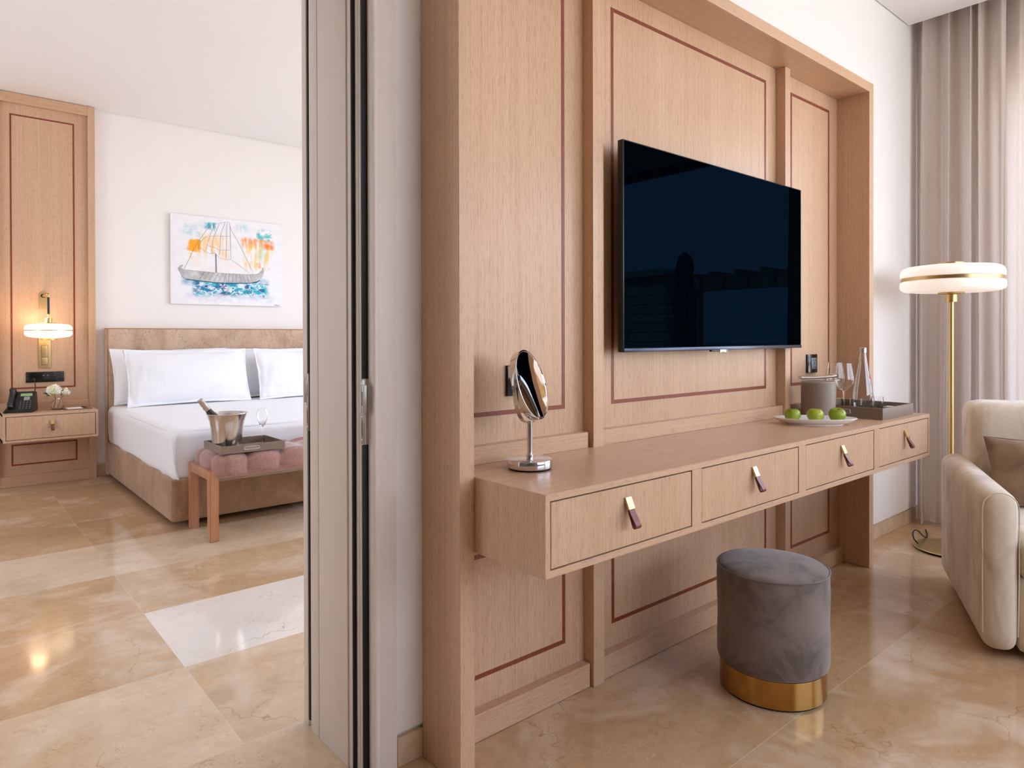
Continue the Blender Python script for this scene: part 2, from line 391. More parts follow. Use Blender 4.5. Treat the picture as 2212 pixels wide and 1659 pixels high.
# ---- door frame (lacquered jamb with two rebates and black seals)
bm = B(); box(bm, JX, JX+.05, 1.654, 1.881, 0, 2.3, .0015); 
box(bm, JX-.0015, JX+.01, 1.828, 1.881, 0, 2.3, .001)
door = structure(put('door_1', bm, door_paint))
bm = B()
box(bm, JX+.004, JX+.05, 1.6335, 1.654, 0, 2.3, .003); box(bm, JX+.006, JX+.05, 1.645, 1.649, 0, 2.3, .001)
put('jamb_stop_moulding', bm, door_paint, door)
bm = B(); box(bm, JX+.012, JX+.05, 1.572, 1.6335, 0, 2.3, .001)
for y in (1.594, 1.604, 1.61): tube(bm, [(JX+.0125, y, 0.001), (JX+.0125, y, 2.3)], .0022, 8)
put('rebate_face', bm, door_paint, door)
bm = B(); tube(bm, [(JX+.008, 1.6285, .001), (JX+.008, 1.6285, 2.3)], .0055, 10); put('door_seal', bm, rubber, door)
bm = B(); box(bm, JX+.001, JX+.05, 1.5675, 1.5725, .001, .872, .001); box(bm, JX+.001, JX+.05, 1.5675, 1.5725, 1.042, 2.3, .001); put('door_seal', bm, rubber, door)
bm = B(); box(bm, JX+.006, JX+.05, 1.881, 1.886, 0, 2.3); box(bm, JX+.006, JX+.05, 1.889, 1.8935, 0, 2.3, .001); box(bm, JX+.002, JX+.05, 1.908, 1.94, 0, 2.3, .003)
put('rebate_face', bm, door_paint, door)
bm = B(); box(bm, JX+.002, JX+.04, 1.896, 1.906, .02, .873, .001); box(bm, JX+.002, JX+.04, 1.896, 1.906, 1.045, 2.3, .001); box(bm, JX+.008, JX+.04, 1.8855, 1.8895, .02, 2.3)
put('door_seal', bm, rubber, door)
def strike(y0, y1, z0, z1, tx, ty0, ty1, name):
    b = B(); box(b, JX-.001, JX+.004, y0, y1, z0, z1, .0012, 2)
    box(b, JX-.0012, JX+.0028, ty0, ty1, z1-.086, z1-.012, .0012, 2)
    o = put(name, b, steel, door)
    b = B()
    for za, zb in ((z1-.066, z1-.030), (z0+.022, z0+.062)): box(b, JX-.0018, JX+.001, (y0+y1)/2-.003, (y0+y1)/2+.002, za, zb, .0005, 1)
    put('latch_slot', b, M('slot_shadow_metal', (118, 104, 88), .6, .6).m, o)
    b = B()
    for z in (z1-.009, (z0+z1)/2-.012, z0+.012):
        rotate(lathe(b, [(0, 0), (.003, 0), (.003, .001), (0, .001)], (0, 0, 0), 12), 0, 'X', (0, 0, 0)) if 0 else None
        c2 = B(); lathe(c2, [(0, 0), (.0032, 0), (.0028, .0012), (0, .0012)], (0, 0, 0), 14); rotate(c2, -PI/2, 'Y', (0, 0, 0)); bmesh.ops.translate(c2, verts=c2.verts, vec=Vector((JX-.001, (y0+y1)/2, z))); merge(b, c2)
    put('screw', b, chrome, o)
strike(1.5595, 1.5735, .874, 1.040, 0, 1.548, 1.562, 'strike_plate')
strike(1.893, 1.906, .875, 1.043, 0, 1.904, 1.922, 'strike_plate')
# architrave round the opening, living side
bm = B(); box(bm, JX+.028, .919, 1.540, YW+.004, 0, 2.38, .0015)
box(bm, JX+.016, JX+.034, 1.535, YW+.004, 0, 2.38, .007, 5)
structure(put('trim_1', bm, door_paint))
bm = B(); box(bm, -.62, -.57, 1.56, 1.94, 0, 2.3, .002); box(bm, -.62, JX+.05, 1.56, 1.94, 2.3, 2.34, .002)
structure(put('trim_2', bm, door_paint))
bm = B(); box(bm, -.71, -.6, 1.54, YW+.004, 0, 2.38, .002); box(bm, -.6, JX+.03, 1.54, YW+.004, 2.3, 2.38, .002); structure(put('trim_3', bm, door_paint))

# ================================================================ oak wall panelling with the television niche
X0, X1, XL, XR, YF, YP, YS, YBB = 1.0603, 3.5139, 1.0138, 3.5624, 1.3901, 1.5484, 1.5036, 1.515
ZT, ZT2 = 2.3546, 2.4019
pan = thing('wall_panelling', ((X0+X1)/2, YF, 0), 'tall oak wall panelling with a projecting frame and dark red inlay lines behind the television', 'wall panelling')
for a, b_, nm in ((XL, X0, 'side_post'), (X1, XR, 'side_post')): put(nm, Bx(a, b_, YF, YW-.001, 0.001, ZT2, bev=.0008, seg=1), wood_v, pan)
put('header', Bx(X0, X1, YF+.0004, YW-.001, ZT, ZT2-.0005, bev=.0006, seg=1), wood_x, pan)
cols = [(X0, 1.636), (1.687, 2.897), (2.943, X1)]
def inlay_loop(x0, x1, z0, z1, y, wd=.0135):
    b = B()
    for p in ([(x0, z0), (x1, z0), (x1-wd, z0+wd), (x0+wd, z0+wd)], [(x0, z1), (x0+wd, z1-wd), (x1-wd, z1-wd), (x1, z1)],
              [(x0, z0), (x0+wd, z0+wd), (x0+wd, z1-wd), (x0, z1)], [(x1, z0), (x1, z1), (x1-wd, z1-wd), (x1-wd, z0+wd)]): plate_xz(b, p, y-.0008, y+.004)
    return b
for a, b_ in cols:
    pb = put('back_panel', Bx(a+.0005, b_-.0005, YP, YW-.001, 0.001, ZT-.0005), wood_v, pan, smooth=False)
    put('inlay', inlay_loop(a+.088, b_-.087, .917, 2.282, YP), inlay, pb, smooth=False)
    put('inlay', inlay_loop(a+.088, b_-.087, .158, .520, YP), inlay, pb, smooth=False)
for a, b_ in ((1.636, 1.687), (2.897, 2.943)): put('stile', Bx(a, b_, YS, YW-.001, 0.001, ZT-.0005, bev=.0006, seg=1), wood_v, pan)
for a, b_ in ((X0, 1.630), (1.687, 2.890), (2.943, X1)): put('bottom_rail', Bx(a+.0003, b_-.0003, YBB, YP, 0.002, .079, bev=.0006, seg=1), wood_x, pan)

# ================================================================ floating desk
YD, ZD0, ZD1 = 1.1238, .5922, .7871
desk = thing('floating_desk', ((X0+X1)/2, YD, ZD0), 'long wall-hung oak desk with four drawers under the television', 'desk')
e = .0006; t = .017
bays = [(1.077, 1.634), (1.681, 2.259), (2.310, 2.889), (2.940, 3.498)]
put('desk_top', Bx(X0+e+.0006, X1-e-.0006, YD, YP-.035, ZD1-t, ZD1, bev=.0008, seg=1), wood_x, desk)
put('desk_bottom', Bx(X0+e+.0006, X1-e-.0006, YD, YP-.036, ZD0, ZD0+t, bev=.0008, seg=1), wood_x, desk)
put('side_panel', Bx(X0+e, bays[0][0], YD+.0003, YP-.036, ZD0-.0003, ZD1-.0006, bev=.0005, seg=1), wood_v, desk)
put('side_panel', Bx(bays[3][1], X1-e, YD+.0003, YP-.036, ZD0-.0003, ZD1-.0006, bev=.0005, seg=1), wood_v, desk)
for i in range(3): put('divider', Bx(bays[i][1], bays[i+1][0], YD+.0003, YP-.04, ZD0+t, ZD1-t), wood_v, desk, smooth=False)
put('back_board', Bx(X0+.02, X1-.02, YP-.05, YP-.037, ZD0+t, ZD1-t), gap, desk, smooth=False)
for a, b_ in ((X0, 1.624), (1.688, 2.896), (2.944, X1)): put('backsplash', Bx(a+e, b_-e, 1.515, YP-.0005, ZD1-.0005, .838, bev=.0008, seg=1), wood_x, desk)
def handle(px, pz, y, parent, s=1.0):
    """brass tab folded outward with a leather loop hanging from it"""
    b = B(); w2 = .0115*s
    prof = [(0, .026), (-.004, .0262), (-.0165, -.002), (-.015, -.004), (-.011, -.004), (0, .018)]
    a = [b.verts.new((px-w2, y+u*s, pz+v*s)) for u, v in prof]; c = [b.verts.new((px+w2, y+u*s, pz+v*s)) for u, v in prof]
    for i in range(len(prof)): j = (i+1) % len(prof); b.faces.new((a[i], a[j], c[j], c[i]))
    b.faces.new(a); b.faces.new(list(reversed(c)))
    put('handle_clip', b, brass, parent, label='brass clip at the top of the handle')
    pts = [(-.012, -.001), (-.019, -.014), (-.029, -.029), (-.036, -.039), (-.0365, -.0445), (-.032, -.048), (-.0275, -.0465), (-.0245, -.040), (-.019, -.026), (-.013, -.012), (-.0105, -.002)]
    b = B(); ww = .0105*s; th = .0016*s; L = []
    for i, (u, v) in enumerate(pts):
        u0, v0 = pts[max(i-1, 0)]; u1, v1 = pts[min(i+1, len(pts)-1)]; d = Vector((u1-u0, v1-v0)).normalized(); n = Vector((-d.y, d.x))*th
        L.append([b.verts.new((px+sx*ww, y+(u*s+sg*n.x), pz+(v*s+sg*n.y))) for sx, sg in ((-1, -1), (1, -1), (1, 1), (-1, 1))])
    for p, q in zip(L, L[1:]):
        for k in range(4): b.faces.new((p[k], p[(k+1) % 4], q[(k+1) % 4], q[k]))
    b.faces.new(L[0]); b.faces.new(list(reversed(L[-1])))
    put('leather_pull', b, leather, parent, label='brown leather loop of the handle', ang=1.2)
for a, b_ in bays:
    dr = put('drawer', Bx(a+.0035, b_-.0035, YD+.0015, YD+.021, ZD0+t+.0035, ZD1-t-.0035, bev=.0006, seg=1), wood_v, desk)
    handle((a+b_)/2-.004, .712, YD+.0015, dr)

# ================================================================ television
tvx0, tvx1, tvz0, tvz1, tvy = 1.734, 2.955, 1.097, 1.803, 1.460
tv = thing('television', ((tvx0+tvx1)/2, tvy+.03, tvz0), 'large black flat screen television mounted on the oak panelling above the desk', 'television')
b = Bx(tvx0, tvx1, tvy, tvy+.024, tvz0, tvz1, bev=.002); put('housing', b, black, tv)
b = Bx(tvx0+.25, tvx1-.25, tvy+.022, tvy+.058, tvz0+.12, tvz1-.12, bev=.01); put('back_cover', b, black, tv)
b = Bx(tvx0+.35, tvx1-.35, tvy+.055, YP-.001, 1.30, 1.60); put('wall_bracket', b, black, tv, smooth=False)
scm = M('television_screen', (1, 2, 4), .5); scm.p.inputs['Specular IOR Level'].default_value = 0
gl = scm.n('ShaderNodeBsdfGlossy', {'Color': (.0003, .0011, .0023, 1), 'Roughness': .008})      # blue anti-reflection coating
ad = scm.n('ShaderNodeAddShader', {0: scm.p.outputs[0], 1: gl.outputs[0]}); scm.t.links.new(ad.outputs[0], scm.out.inputs[0])
put('screen', Bx(tvx0+.005, tvx1-.004, tvy-.0006, tvy+.001, tvz0+.014, tvz1-.004), scm.m, tv, smooth=False, label='glossy dark blue black screen')
put('lower_bezel', Bx(tvx0+.002, tvx1-.002, tvy-.004, tvy+.002, tvz0, tvz0+.0125, bev=.0015), M('bezel_blue_black', (70, 78, 96), .22, .7).m, tv)
put('brand_tab', Bx(2.300, 2.352, tvy-.005, tvy+.006, tvz0-.011, tvz0+.001, bev=.001), chrome, tv, label='small chrome tab under the screen')
put('sensor', Bx(2.245, 2.300, tvy-.003, tvy+.008, tvz0-.006, tvz0+.001, bev=.001), black, tv)

# ================================================================ sockets on the panelling
so1 = thing('wall_switch', (1.335, YP, 1.02), 'black glass wall switch plate beside the magnifying mirror', 'switch')
put('cover_plate', Bx(1.300, 1.385, YP-.010, YP+.001, .972, 1.064, bev=.002), black_gloss, so1)
put('rocker', Bx(1.318, 1.367, YP-.0125, YP-.009, .990, 1.047, bev=.002), M('rocker_black', (34, 38, 46), .25).m, so1)
so2 = thing('power_socket', (3.225, YP, 1.02), 'black power socket plate with grey insert right of the television', 'socket')
put('cover_plate', Bx(3.182, 3.282, YP-.009, YP+.001, .972, 1.061, bev=.002), black_gloss, so2)
ins = put('socket_insert', Bx(3.215, 3.270, YP-.012, YP-.008, .989, 1.044, bev=.003), grey_plastic, so2)
b = B()
for cx, cz, w1, h1 in ((3.232, 1.034, .012, .003), (3.254, 1.034, .012, .003), (3.2425, 1.018, .004, .009), (3.230, .997, .005, .005), (3.255, .997, .005, .005), (3.232, 1.030, .003, .006), (3.258, 1.030, .003, .006)): box(b, cx-w1/2, cx+w1/2, YP-.0128, YP-.0115, cz-h1/2, cz+h1/2)
put('pin_hole', b, black, ins, smooth=False)

# ================================================================ magnifying mirror
mc_ = Vector((1.2455, 1.3815, ZD1)); 
mir = thing('magnifying_mirror', mc_, 'round chrome magnifying mirror on a stem at the left end of the desk', 'mirror')
b = B(); lathe(b, [(0, .0042), (.0600, .0042), (.0625, .006), (.0632, .010), (.0632, .0245), (.0622, .0270), (.060, .0280), (0, .0280)], mc_, 64); put('base', b, chrome, mir)
b = B(); lathe(b, [(0, 0), (.058, 0), (.060, .0045), (0, .0045)], mc_, 48); put('foot_pad', b, black, mir)
b = B(); lathe(b, [(0, .028), (.0085, .028), (.0085, .033), (.0105, .0335), (.0105, .040), (.0072, .0405), (.0072, .124), (.0078, .1245), (.0078, .131), (.004, .1315), (0, .1315)], mc_, 32); put('stem', b, chrome, mir)
C0 = Vector((mc_.x, mc_.y, 1.0165)); aax = Vector((.902, .434, 0)).normalized(); nh = Vector((.434, -.902, 0)).normalized(); phi = math.radians(16)
nn = nh*math.cos(phi)+Vector((0, 0, 1))*math.sin(phi); uu = Vector((0, 0, 1))*math.cos(phi)-nh*math.sin(phi)
b = B(); L = []
for i in range(41):
    th = PI*i/40; p = C0+aax*(-math.cos(th))*.1035-Vector((0, 0, 1))*math.sin(th)*.1035; ro = (p-C0).normalized()
    L.append([b.verts.new(p+nh*(s1*.0055)+ro*(s2*.0012)) for s1, s2 in ((-1, -1), (1, -1), (1, 1), (-1, 1))])
for p, q in zip(L, L[1:]):
    for k in range(4): b.faces.new((p[k], p[(k+1) % 4], q[(k+1) % 4], q[k]))
b.faces.new(L[0]); b.faces.new(list(reversed(L[-1]))); put('yoke', b, chrome, mir)
def disc_frame(b, prof):
    rings = []
    for r, h in prof:
        rings.append([b.verts.new(C0+nn*h+(aax*math.cos(2*PI*k/72)+uu*math.sin(2*PI*k/72))*r) for k in range(72)])
    for p, q in zip(rings, rings[1:]):
        for k in range(72): b.faces.new((p[k], p[(k+1) % 72], q[(k+1) % 72], q[k]))
    return rings
b = B(); disc_frame(b, [(.0930, .0085), (.0945, .0100), (.0980, .0095), (.0985, .008), (.0985, -.008), (.098, -.0095), (.0945, -.0100), (.0930, -.0085), (.0930, .0085)]); rim = put('rim', b, chrome, mir)
b = B(); rg = disc_frame(b, [(.0932, .0080), (.07, .0062), (.045, .0048), (.02, .0040), (.001, .0038)]); b.faces.new(rg[-1])
rg = disc_frame(b, [(.0932, -.0080), (.001, -.0080)]); b.faces.new(rg[-1]); put('mirror_glass', b, mirror_mat, mir)
for s_ in (-1, 1):
    b = B(); tube(b, [C0+aax*s_*.097, C0+aax*s_*.108], .0035, 14); tube(b, [C0+aax*s_*.1047, C0+aax*s_*.111], .0058, 18); put('pivot_knob', b, chrome, mir)

# ================================================================ platter with apples
pc = Vector((2.752, 1.300, ZD1)); pax = Vector((.69, -.724)); ang_p = math.atan2(pax.y, pax.x)
b = B(); lathe(b, [(0, .0035), (.55, .0035), (.60, 0), (.66, 0), (.67, .004), (.86, .012), (.985, .0245), (1.0, .027), (.995, .0285), (.97, .0265), (.85, .0165), (.62, .0095), (0, .0085)], (0, 0, 0), 96, .164, .086)
for v in b.verts: v.co.z = v.co.z
rotate(b, ang_p, 'Z', (0, 0, 0)); bmesh.ops.translate(b, verts=b.verts, vec=pc)
top('platter', b, M('white_porcelain', (236, 236, 236), .12).m, pc, 'white oval porcelain platter on the desk holding three apples', 'plate')
ap = M('green_apple_skin', (142, 178, 34), .28, Subsurface_Weight=.05)
ap.set('Base Color', ap.ramp(ap.noise(18, (1, 1, .5), 4), [(.3, lin(112, 138, 16)), (.55, lin(138, 158, 30)), (.75, lin(168, 180, 60))]))
ap2 = M('yellow_green_apple_skin', (164, 188, 48), .28)
ap2.set('Base Color', ap2.ramp(ap2.noise(16, (1, 1, .5), 4), [(.3, lin(142, 158, 28)), (.55, lin(162, 174, 46)), (.75, lin(184, 190, 78))]))
def apple(loc, mat, tilt, rz, label, s=1.0):
    r = thing('apple', loc, label, 'apple', 'green apples on the platter', -1.13)
    b = B(); prof = []
    for i in range(25):
        th = PI*i/24; rr = math.sin(th); zz = -math.cos(th)
        x = .0300*rr*(1+.10*zz)+.002*rr; z = .0300*zz - (.010*math.exp(-(rr/.33)**2) if zz > 0 else -.005*math.exp(-(rr/.3)**2))
        prof.append((x*s, z*s))
    prof[0] = (0, prof[0][1]); prof[-1] = (0, prof[-1][1]); lathe(b, prof, (0, 0, 0), 40)
    for v in b.verts:
        a = math.atan2(v.co.y, v.co.x); v.co.xy *= 1+.018*math.cos(5*a)*(1 if v.co.z < 0 else .5)
    rotate(b, tilt, 'X', (0, 0, 0)); mz = min(v.co.z for v in b.verts); bmesh.ops.translate(b, verts=b.verts, vec=(0, 0, -mz)); put('flesh', b, mat, r, local=True, ang=3)
    b = B(); tube(b, [(0, 0, .012*s), (.0005, 0, .018*s), (.001, 0, .0225*s)], .0011, 6); rotate(b, tilt, 'X', (0, 0, 0)); bmesh.ops.translate(b, verts=b.verts, vec=(0, 0, -mz)); put('stem', b, M('apple_stem', (96, 70, 34), .7).m, r, local=True)
    return r
pz = ZD1+.0090
apple((2.690, 1.366, pz), ap.m, -.10, .4, 'darkest green apple, leftmost on the white platter')
apple((2.752, 1.300, pz), ap2.m, .0, 1.1, 'yellowish green apple in the middle of the white platter', 1.03)
apple((2.815, 1.239, pz), ap.m, .30, -.7, 'green apple showing its stem hollow, rightmost on the white platter', 1.03)

# ================================================================ ice bucket and tongs
ibc = Vector((3.005, 1.406, ZD1)); taupe = M('taupe_leatherette', (132, 115, 101), .5); taupe.bump(taupe.noise(600, detail=2), .25, .0006); taupe = taupe.m
ib = thing('ice_bucket', ibc, 'taupe leather covered round ice bucket with a flat lid on the desk', 'ice bucket')
b = B(); lathe(b, [(0, 0), (.070, 0), (.0715, .002), (.0715, .1515), (.0705, .153), (0, .153)], ibc, 64); put('body', b, taupe, ib)
b = B(); lathe(b, [(0, .153), (.0695, .153), (.0702, .156), (.0685, .160), (.04, .1635), (0, .1645)], ibc, 64); put('lid', b, M('lid_taupe_satin', (150, 138, 128), .3).m, ib)
tg = thing('ice_tongs', (ibc.x, ibc.y, ibc.z+.165), 'chrome ice tongs lying on the lid of the taupe ice bucket', 'tongs')
dirt = Vector((.72, -.69, 0)); per = Vector((.69, .72, 0))
ctr = Vector((ibc.x, ibc.y, ibc.z))
for s_ in (-1, 1):
    b = B(); pts = crv([ctr+dirt*u+per*(s_*q)+Vector((0, 0, h)) for u, q, h in ((-.078, .012, .1765), (-.060, .016, .1765), (-.025, .013, .1770), (.020, .011, .1790), (.055, .013, .1830), (.072, .009, .1860))], 5); n_ = len(pts)
    tube(b, pts, .006, 14, flat=.62, radii=[.0125-.0045*math.sin(PI*min(1, k/n_*1.5)) if k < n_*.66 else .0115-.004*(k/n_-.66) for k in range(n_)]); put('tong_arm', b, chrome, tg)
b = B(); p = ctr+dirt*.074+Vector((0, 0, .1855)); tube(b, [p-per*.013, p+per*.013], .0085, 16); put('spring_bow', b, chrome, tg)

# ================================================================ tray with glasses and bottle
def tray(x0, x1, y0, y1, z, h, label, slot_x, mat, extra_slot=True, th=.009):
    t_ = thing('serving_tray', ((x0+x1)/2, (y0+y1)/2, z), label, 'tray')
    put('tray_base', Bx(x0+.001, x1-.001, y0+.001, y1-.001, z, z+.005), mat, t_, smooth=False)
    def wall_slot(a, b_, y_0, y_1):
        c = (a+b_)/2; s0, s1 = slot_x; bb = B(); za, zb = z+h*.36, z+h*.78
        box(bb, a, s0, y_0, y_1, z, z+h, .0008, 1); box(bb, s1, b_, y_0, y_1, z, z+h, .0008, 1); box(bb, s0-.0005, s1+.0005, y_0, y_1, z, za); box(bb, s0-.0005, s1+.0005, y_0, y_1, zb, z+h)
        return bb, (s0, s1, za, zb)
    return t_, wall_slot
T1X0, T1X1, T1Y0, T1Y1 = 3.092, 3.443, 1.168, 1.500
tr, ws = tray(T1X0, T1X1, T1Y0, T1Y1, ZD1, .050, 'dark taupe leather tray with water bottle and glasses at the right end of the desk', (0, 0), taupe)
put('rim_wall', Bx(T1X0, T1X1, T1Y0, T1Y0+.009, ZD1, ZD1+.050, bev=.001), taupe, tr); put('rim_wall', Bx(T1X0, T1X1, T1Y1-.009, T1Y1, ZD1, ZD1+.050, bev=.001), taupe, tr)
put('rim_wall', Bx(T1X1-.009, T1X1, T1Y0+.009, T1Y1-.009, ZD1, ZD1+.050, bev=.001), taupe, tr)
b = B(); sy0, sy1 = 1.300, 1.400
box(b, T1X0, T1X0+.009, T1Y0+.009, sy0, ZD1, ZD1+.05, .0008, 1); box(b, T1X0, T1X0+.009, sy1, T1Y1-.009, ZD1, ZD1+.05, .0008, 1); box(b, T1X0, T1X0+.009, sy0, sy1, ZD1, ZD1+.016); box(b, T1X0, T1X0+.009, sy0, sy1, ZD1+.038, ZD1+.05)
put('rim_wall', b, taupe, tr)
def slot_ring(parent, pts, r=.0016):
    b = B(); tube(b, pts+[pts[0]], r, 8, cap=False); put('handle_ring', b, chrome, parent, label='chrome edged hand slot')
slot_ring(tr, [Vector((T1X0-.0005, y, z)) for y, z in rrect(sy0+.001, sy1-.001, ZD1+.017, ZD1+.037, .007)])
zt = ZD1+.0055
def glass_body(name, prof, loc, parent, thick=.0012, seg=40):
    """closed wall from an outer profile (bottom to rim)"""
    b = B(); inner = [(max(r-thick, 0), z+(thick if i == 0 else 0)) for i, (r, z) in enumerate(prof)]
    lathe(b, prof+list(reversed(inner)), loc, seg); return put(name, b, glass, parent)
def wine_glass(loc, label, group, s=1.0, flute=False):
    g = thing('champagne_glass' if flute else 'wine_glass', loc, label, 'glass', group)
    l = Vector(loc)
    if flute: bowl = [(0, .104), (.008, .108), (.016, .122), (.029, .155), (.034, .178), (.0335, .195), (.029, .212), (.026, .218)]; hs = .104
    else: bowl = [(0, .105), (.006, .106), (.020, .114), (.036, .132), (.0425, .148), (.043, .158), (.040, .180), (.034, .215), (.0315, .232)]; hs = .105
    bowl = [(r*s, z*s) for r, z in bowl]
    b = B(); inn = [(0, bowl[0][1]+.006)]+[(r-.0011, z+.0004) for r, z in bowl[2:]]
    lathe(b, bowl+list(reversed(inn)), l, 48); put('bowl', b, glass, g)
    b = B(); lathe(b, [(0, .0), (.034*s, .0), (.035*s, .0012), (.018*s, .0032), (.006*s, .008), (.0034*s, .02), (.003*s, .06*s), (.0032*s, .09*s), (.0050*s, hs*s), (0, hs*s+.0005)], l, 32); put('stem', b, glass, g)
    return g
wine_glass((3.245, 1.4385, zt), 'stemmed wine glass nearer the ice bucket, on the dark tray', 'wine glasses on the tray')
wine_glass((3.185, 1.3715, zt), 'stemmed wine glass nearer the water bottle, on the dark tray', 'wine glasses on the tray', 1.0)
bo = Vector((3.335, 1.348, zt)); bot = thing('water_bottle', bo, 'tall clear glass water bottle with silver cap standing in the tray', 'bottle')
bp = [(0, .001), (.036, .001), (.042, .004), (.0445, .015), (.0455, .05), (.045, .075), (.041, .115), (.034, .155), (.026, .195), (.0185, .235), (.0148, .262), (.0138, .280), (.0138, .290)]
b = B(); lathe(b, bp+[(r-.002, z if i else z) for i, (r, z) in reversed(list(enumerate(bp)))if r > 0]+[(0, .005)], bo, 48); put('bottle_glass', b, glass, bot)
b = B(); lathe(b, [(0, .0055)]+[(r-.0024, z+.002) for r, z in bp[2:-3]]+[(0, .237)], bo, 40); put('water', b, water, bot)
b = B(); lathe(b, [(0, .302), (.0135, .302), (.0150, .300), (.0150, .296), (.0144, .294), (.0150, .292), (.0150, .286), (.0144, .284), (.0150, .282), (.0150, .278), (.0140, .277), (.0135, .277)], bo, 32); put('cap', b, M('silver_screw_cap', (196, 198, 200), .3, .9).m, bot)
def on_bottle(a, z, off=.0006):
    for (r0, z0), (r1, z1) in zip(bp, bp[1:]):
        if z0 <= z <= z1: r = r0+(r1-r0)*(z-z0)/(z1-z0+1e-9); break
    return bo+Vector(((r+off)*math.cos(a), (r+off)*math.sin(a), z))
b = B(); a0 = -1.6
star = [on_bottle(a0+(.34 if k % 2 == 0 else .14)*math.cos(PI/2+PI*k/5), .165+(.012 if k % 2 == 0 else .005)*math.sin(PI/2+PI*k/5)) for k in range(10)]
cvt = b.verts.new(on_bottle(a0, .165, .0009)); sv = [b.verts.new(p) for p in star]
for k in range(10): b.faces.new((cvt, sv[k], sv[(k+1) % 10]))
put('red_star_mark', b, M('red_print', (190, 40, 36), .5).m, bot, smooth=False)
pbm = M('pale_blue_print', (120, 140, 190), .5).m
for z0_, z1_, w_ in ((.18, .205, .10), (.128, .148, .14), (.035, .120, .05)):
    b = B()
    for k in range(8):
        za = z0_+(z1_-z0_)*k/8; zb = za+(z1_-z0_)/8*.62
        q = [b.verts.new(on_bottle(a0+s_*w_*(.6+.4*((k*7) % 3)/2), z_)) for s_, z_ in ((-1, za), (1, za), (1, zb), (-1, zb))]; b.faces.new(q)
    put('blue_print', b, pbm, bot, smooth=False)
def tumbler(loc, label):
    g = thing('tumbler', loc, label, 'glass', 'tumblers on the tray'); l = Vector(loc)
    o_ = [(0, 0), (.026, 0), (.0275, .003), (.0280, .03), (.0250, .078)]
    b = B(); lathe(b, o_+[(.0238, .078), (.0265, .03), (.0265, .010), (0, .009)], l, 40); put('glass_wall', b, glass, g); return g
tumbler((3.137, 1.297, zt), 'small tumbler left of the water bottle in the tray, nearest the wine glasses')
tumbler((3.186, 1.266, zt), 'small tumbler in front of the water bottle, middle one of three')
tumbler((3.295, 1.268, zt), 'small tumbler right of the water bottle, rightmost of three')
cdb = Bx(3.355, 3.395, 1.228, 1.262, zt, zt+.030, bev=.002); top('paper_sachet', cdb, M('white_card', (236, 234, 228), .7).m, (3.375, 1.245, zt), 'small white paper packet in the right corner of the dark tray', 'packet')

# ================================================================ velvet stool
sc_ = Vector((2.09, 1.13, 0)); stl = thing('round_stool', sc_, 'round grey velvet stool with a brass base in front of the desk', 'stool')
R_ = .1733
b = B(); rr = [(0, .090), (R_-.02, .090), (R_-.008, .0925), (R_-.002, .098), (R_, .11)]+[(R_+.0006*math.sin(k*.8), .11+.272*k/12) for k in range(1, 12)]+[(R_, .385), (R_-.001, .3955)]
lathe(b, rr, sc_, 96)
for v in b.verts:
    n_ = mnoise.noise(v.co*7)*.0022; d_ = Vector((v.co.x-sc_.x, v.co.y-sc_.y, 0)).normalized(); v.co += d_*n_
put('upholstered_body', b, velvet, stl)
b = B(); lathe(b, [(R_-.001, .3955), (R_-.006, .401), (R_-.03, .4085), (R_-.07, .4145), (R_-.12, .4175), (0, .4185)], sc_, 96); 
bmesh.ops.subdivide_edges(b, edges=list(b.edges), cuts=1)
for v in b.verts: v.co.z += mnoise.noise(Vector((v.co.x*14, v.co.y*22, 0)))*.0022
put('seat_top', b, velvet, stl)
b = B(); tube(b, [sc_+Vector((R_*math.cos(2*PI*k/96), R_*math.sin(2*PI*k/96), .3965)) for k in range(97)], .0028, 8, cap=False); put('piping', b, velvet_pipe, stl)
bb_ = M('stool_brushed_brass', (186, 142, 78), .24, 1); bb_.set('Roughness', .2)
b = B(); lathe(b, [(.150, .006), (.1635, .006), (.165, .0075), (.165, .091), (.150, .091)], sc_, 96); put('brass_base', b, bb_.m, stl)
b = B(); lathe(b, [(0, 0), (.159, 0), (.160, .0065), (0, .0065)], sc_, 64); put('foot_ring', b, black, stl)

# ================================================================ floor lamp
lc = Vector((4.13, 1.218, 0)); fl = thing('floor_lamp', lc, 'tall brass floor lamp with a white glass disc shade in front of the curtain', 'lamp')
b = B(); lathe(b, [(0, .010), (.172, .010), (.175, .012), (.172, .0150), (.12, .021), (.06, .026), (.02, .030), (0, .030)], lc, 72); put('base', b, brass_pale, fl)
b = B(); lathe(b, [(0, 0), (.160, 0), (.165, .0105), (0, .0105)], lc, 48); put('base_pad', b, black, fl)
b = B(); lathe(b, [(0, .028), (.0125, .028), (.0125, 1.335), (0, 1.335)], lc, 24); put('pole', b, brass, fl)
b = B(); lathe(b, [(0, 1.330), (.029, 1.330), (.029, 1.368), (.032, 1.370), (.060, 1.374), (.062, 1.378), (.060, 1.381), (0, 1.381)], lc, 40); put('lamp_holder', b, brass, fl)
op1 = opal('lit_opal_glass', (255, 234, 220), .40)
b = B(); lathe(b, [(0, 1.381), (.12, 1.382), (.19, 1.384), (.222, 1.388), (.236, 1.396), (.241, 1.408), (.241, 1.424), (.239, 1.436), (.230, 1.4425), (0, 1.4425)], lc, 80); put('lower_shade', b, op1, fl, label='lower white glass disc')
b = B(); lathe(b, [(0, 1.4585), (.230, 1.4585), (.237, 1.462), (.239, 1.472), (.237, 1.494), (.228, 1.508), (.210, 1.517), (.17, 1.522), (0, 1.525)], lc, 80); put('upper_shade', b, op1, fl, label='upper white glass disc')
b = B(); lathe(b, [(0, 1.442), (.2345, 1.442), (.2345, 1.459), (0, 1.459)], lc, 80); put('shade_ring', b, brass, fl)
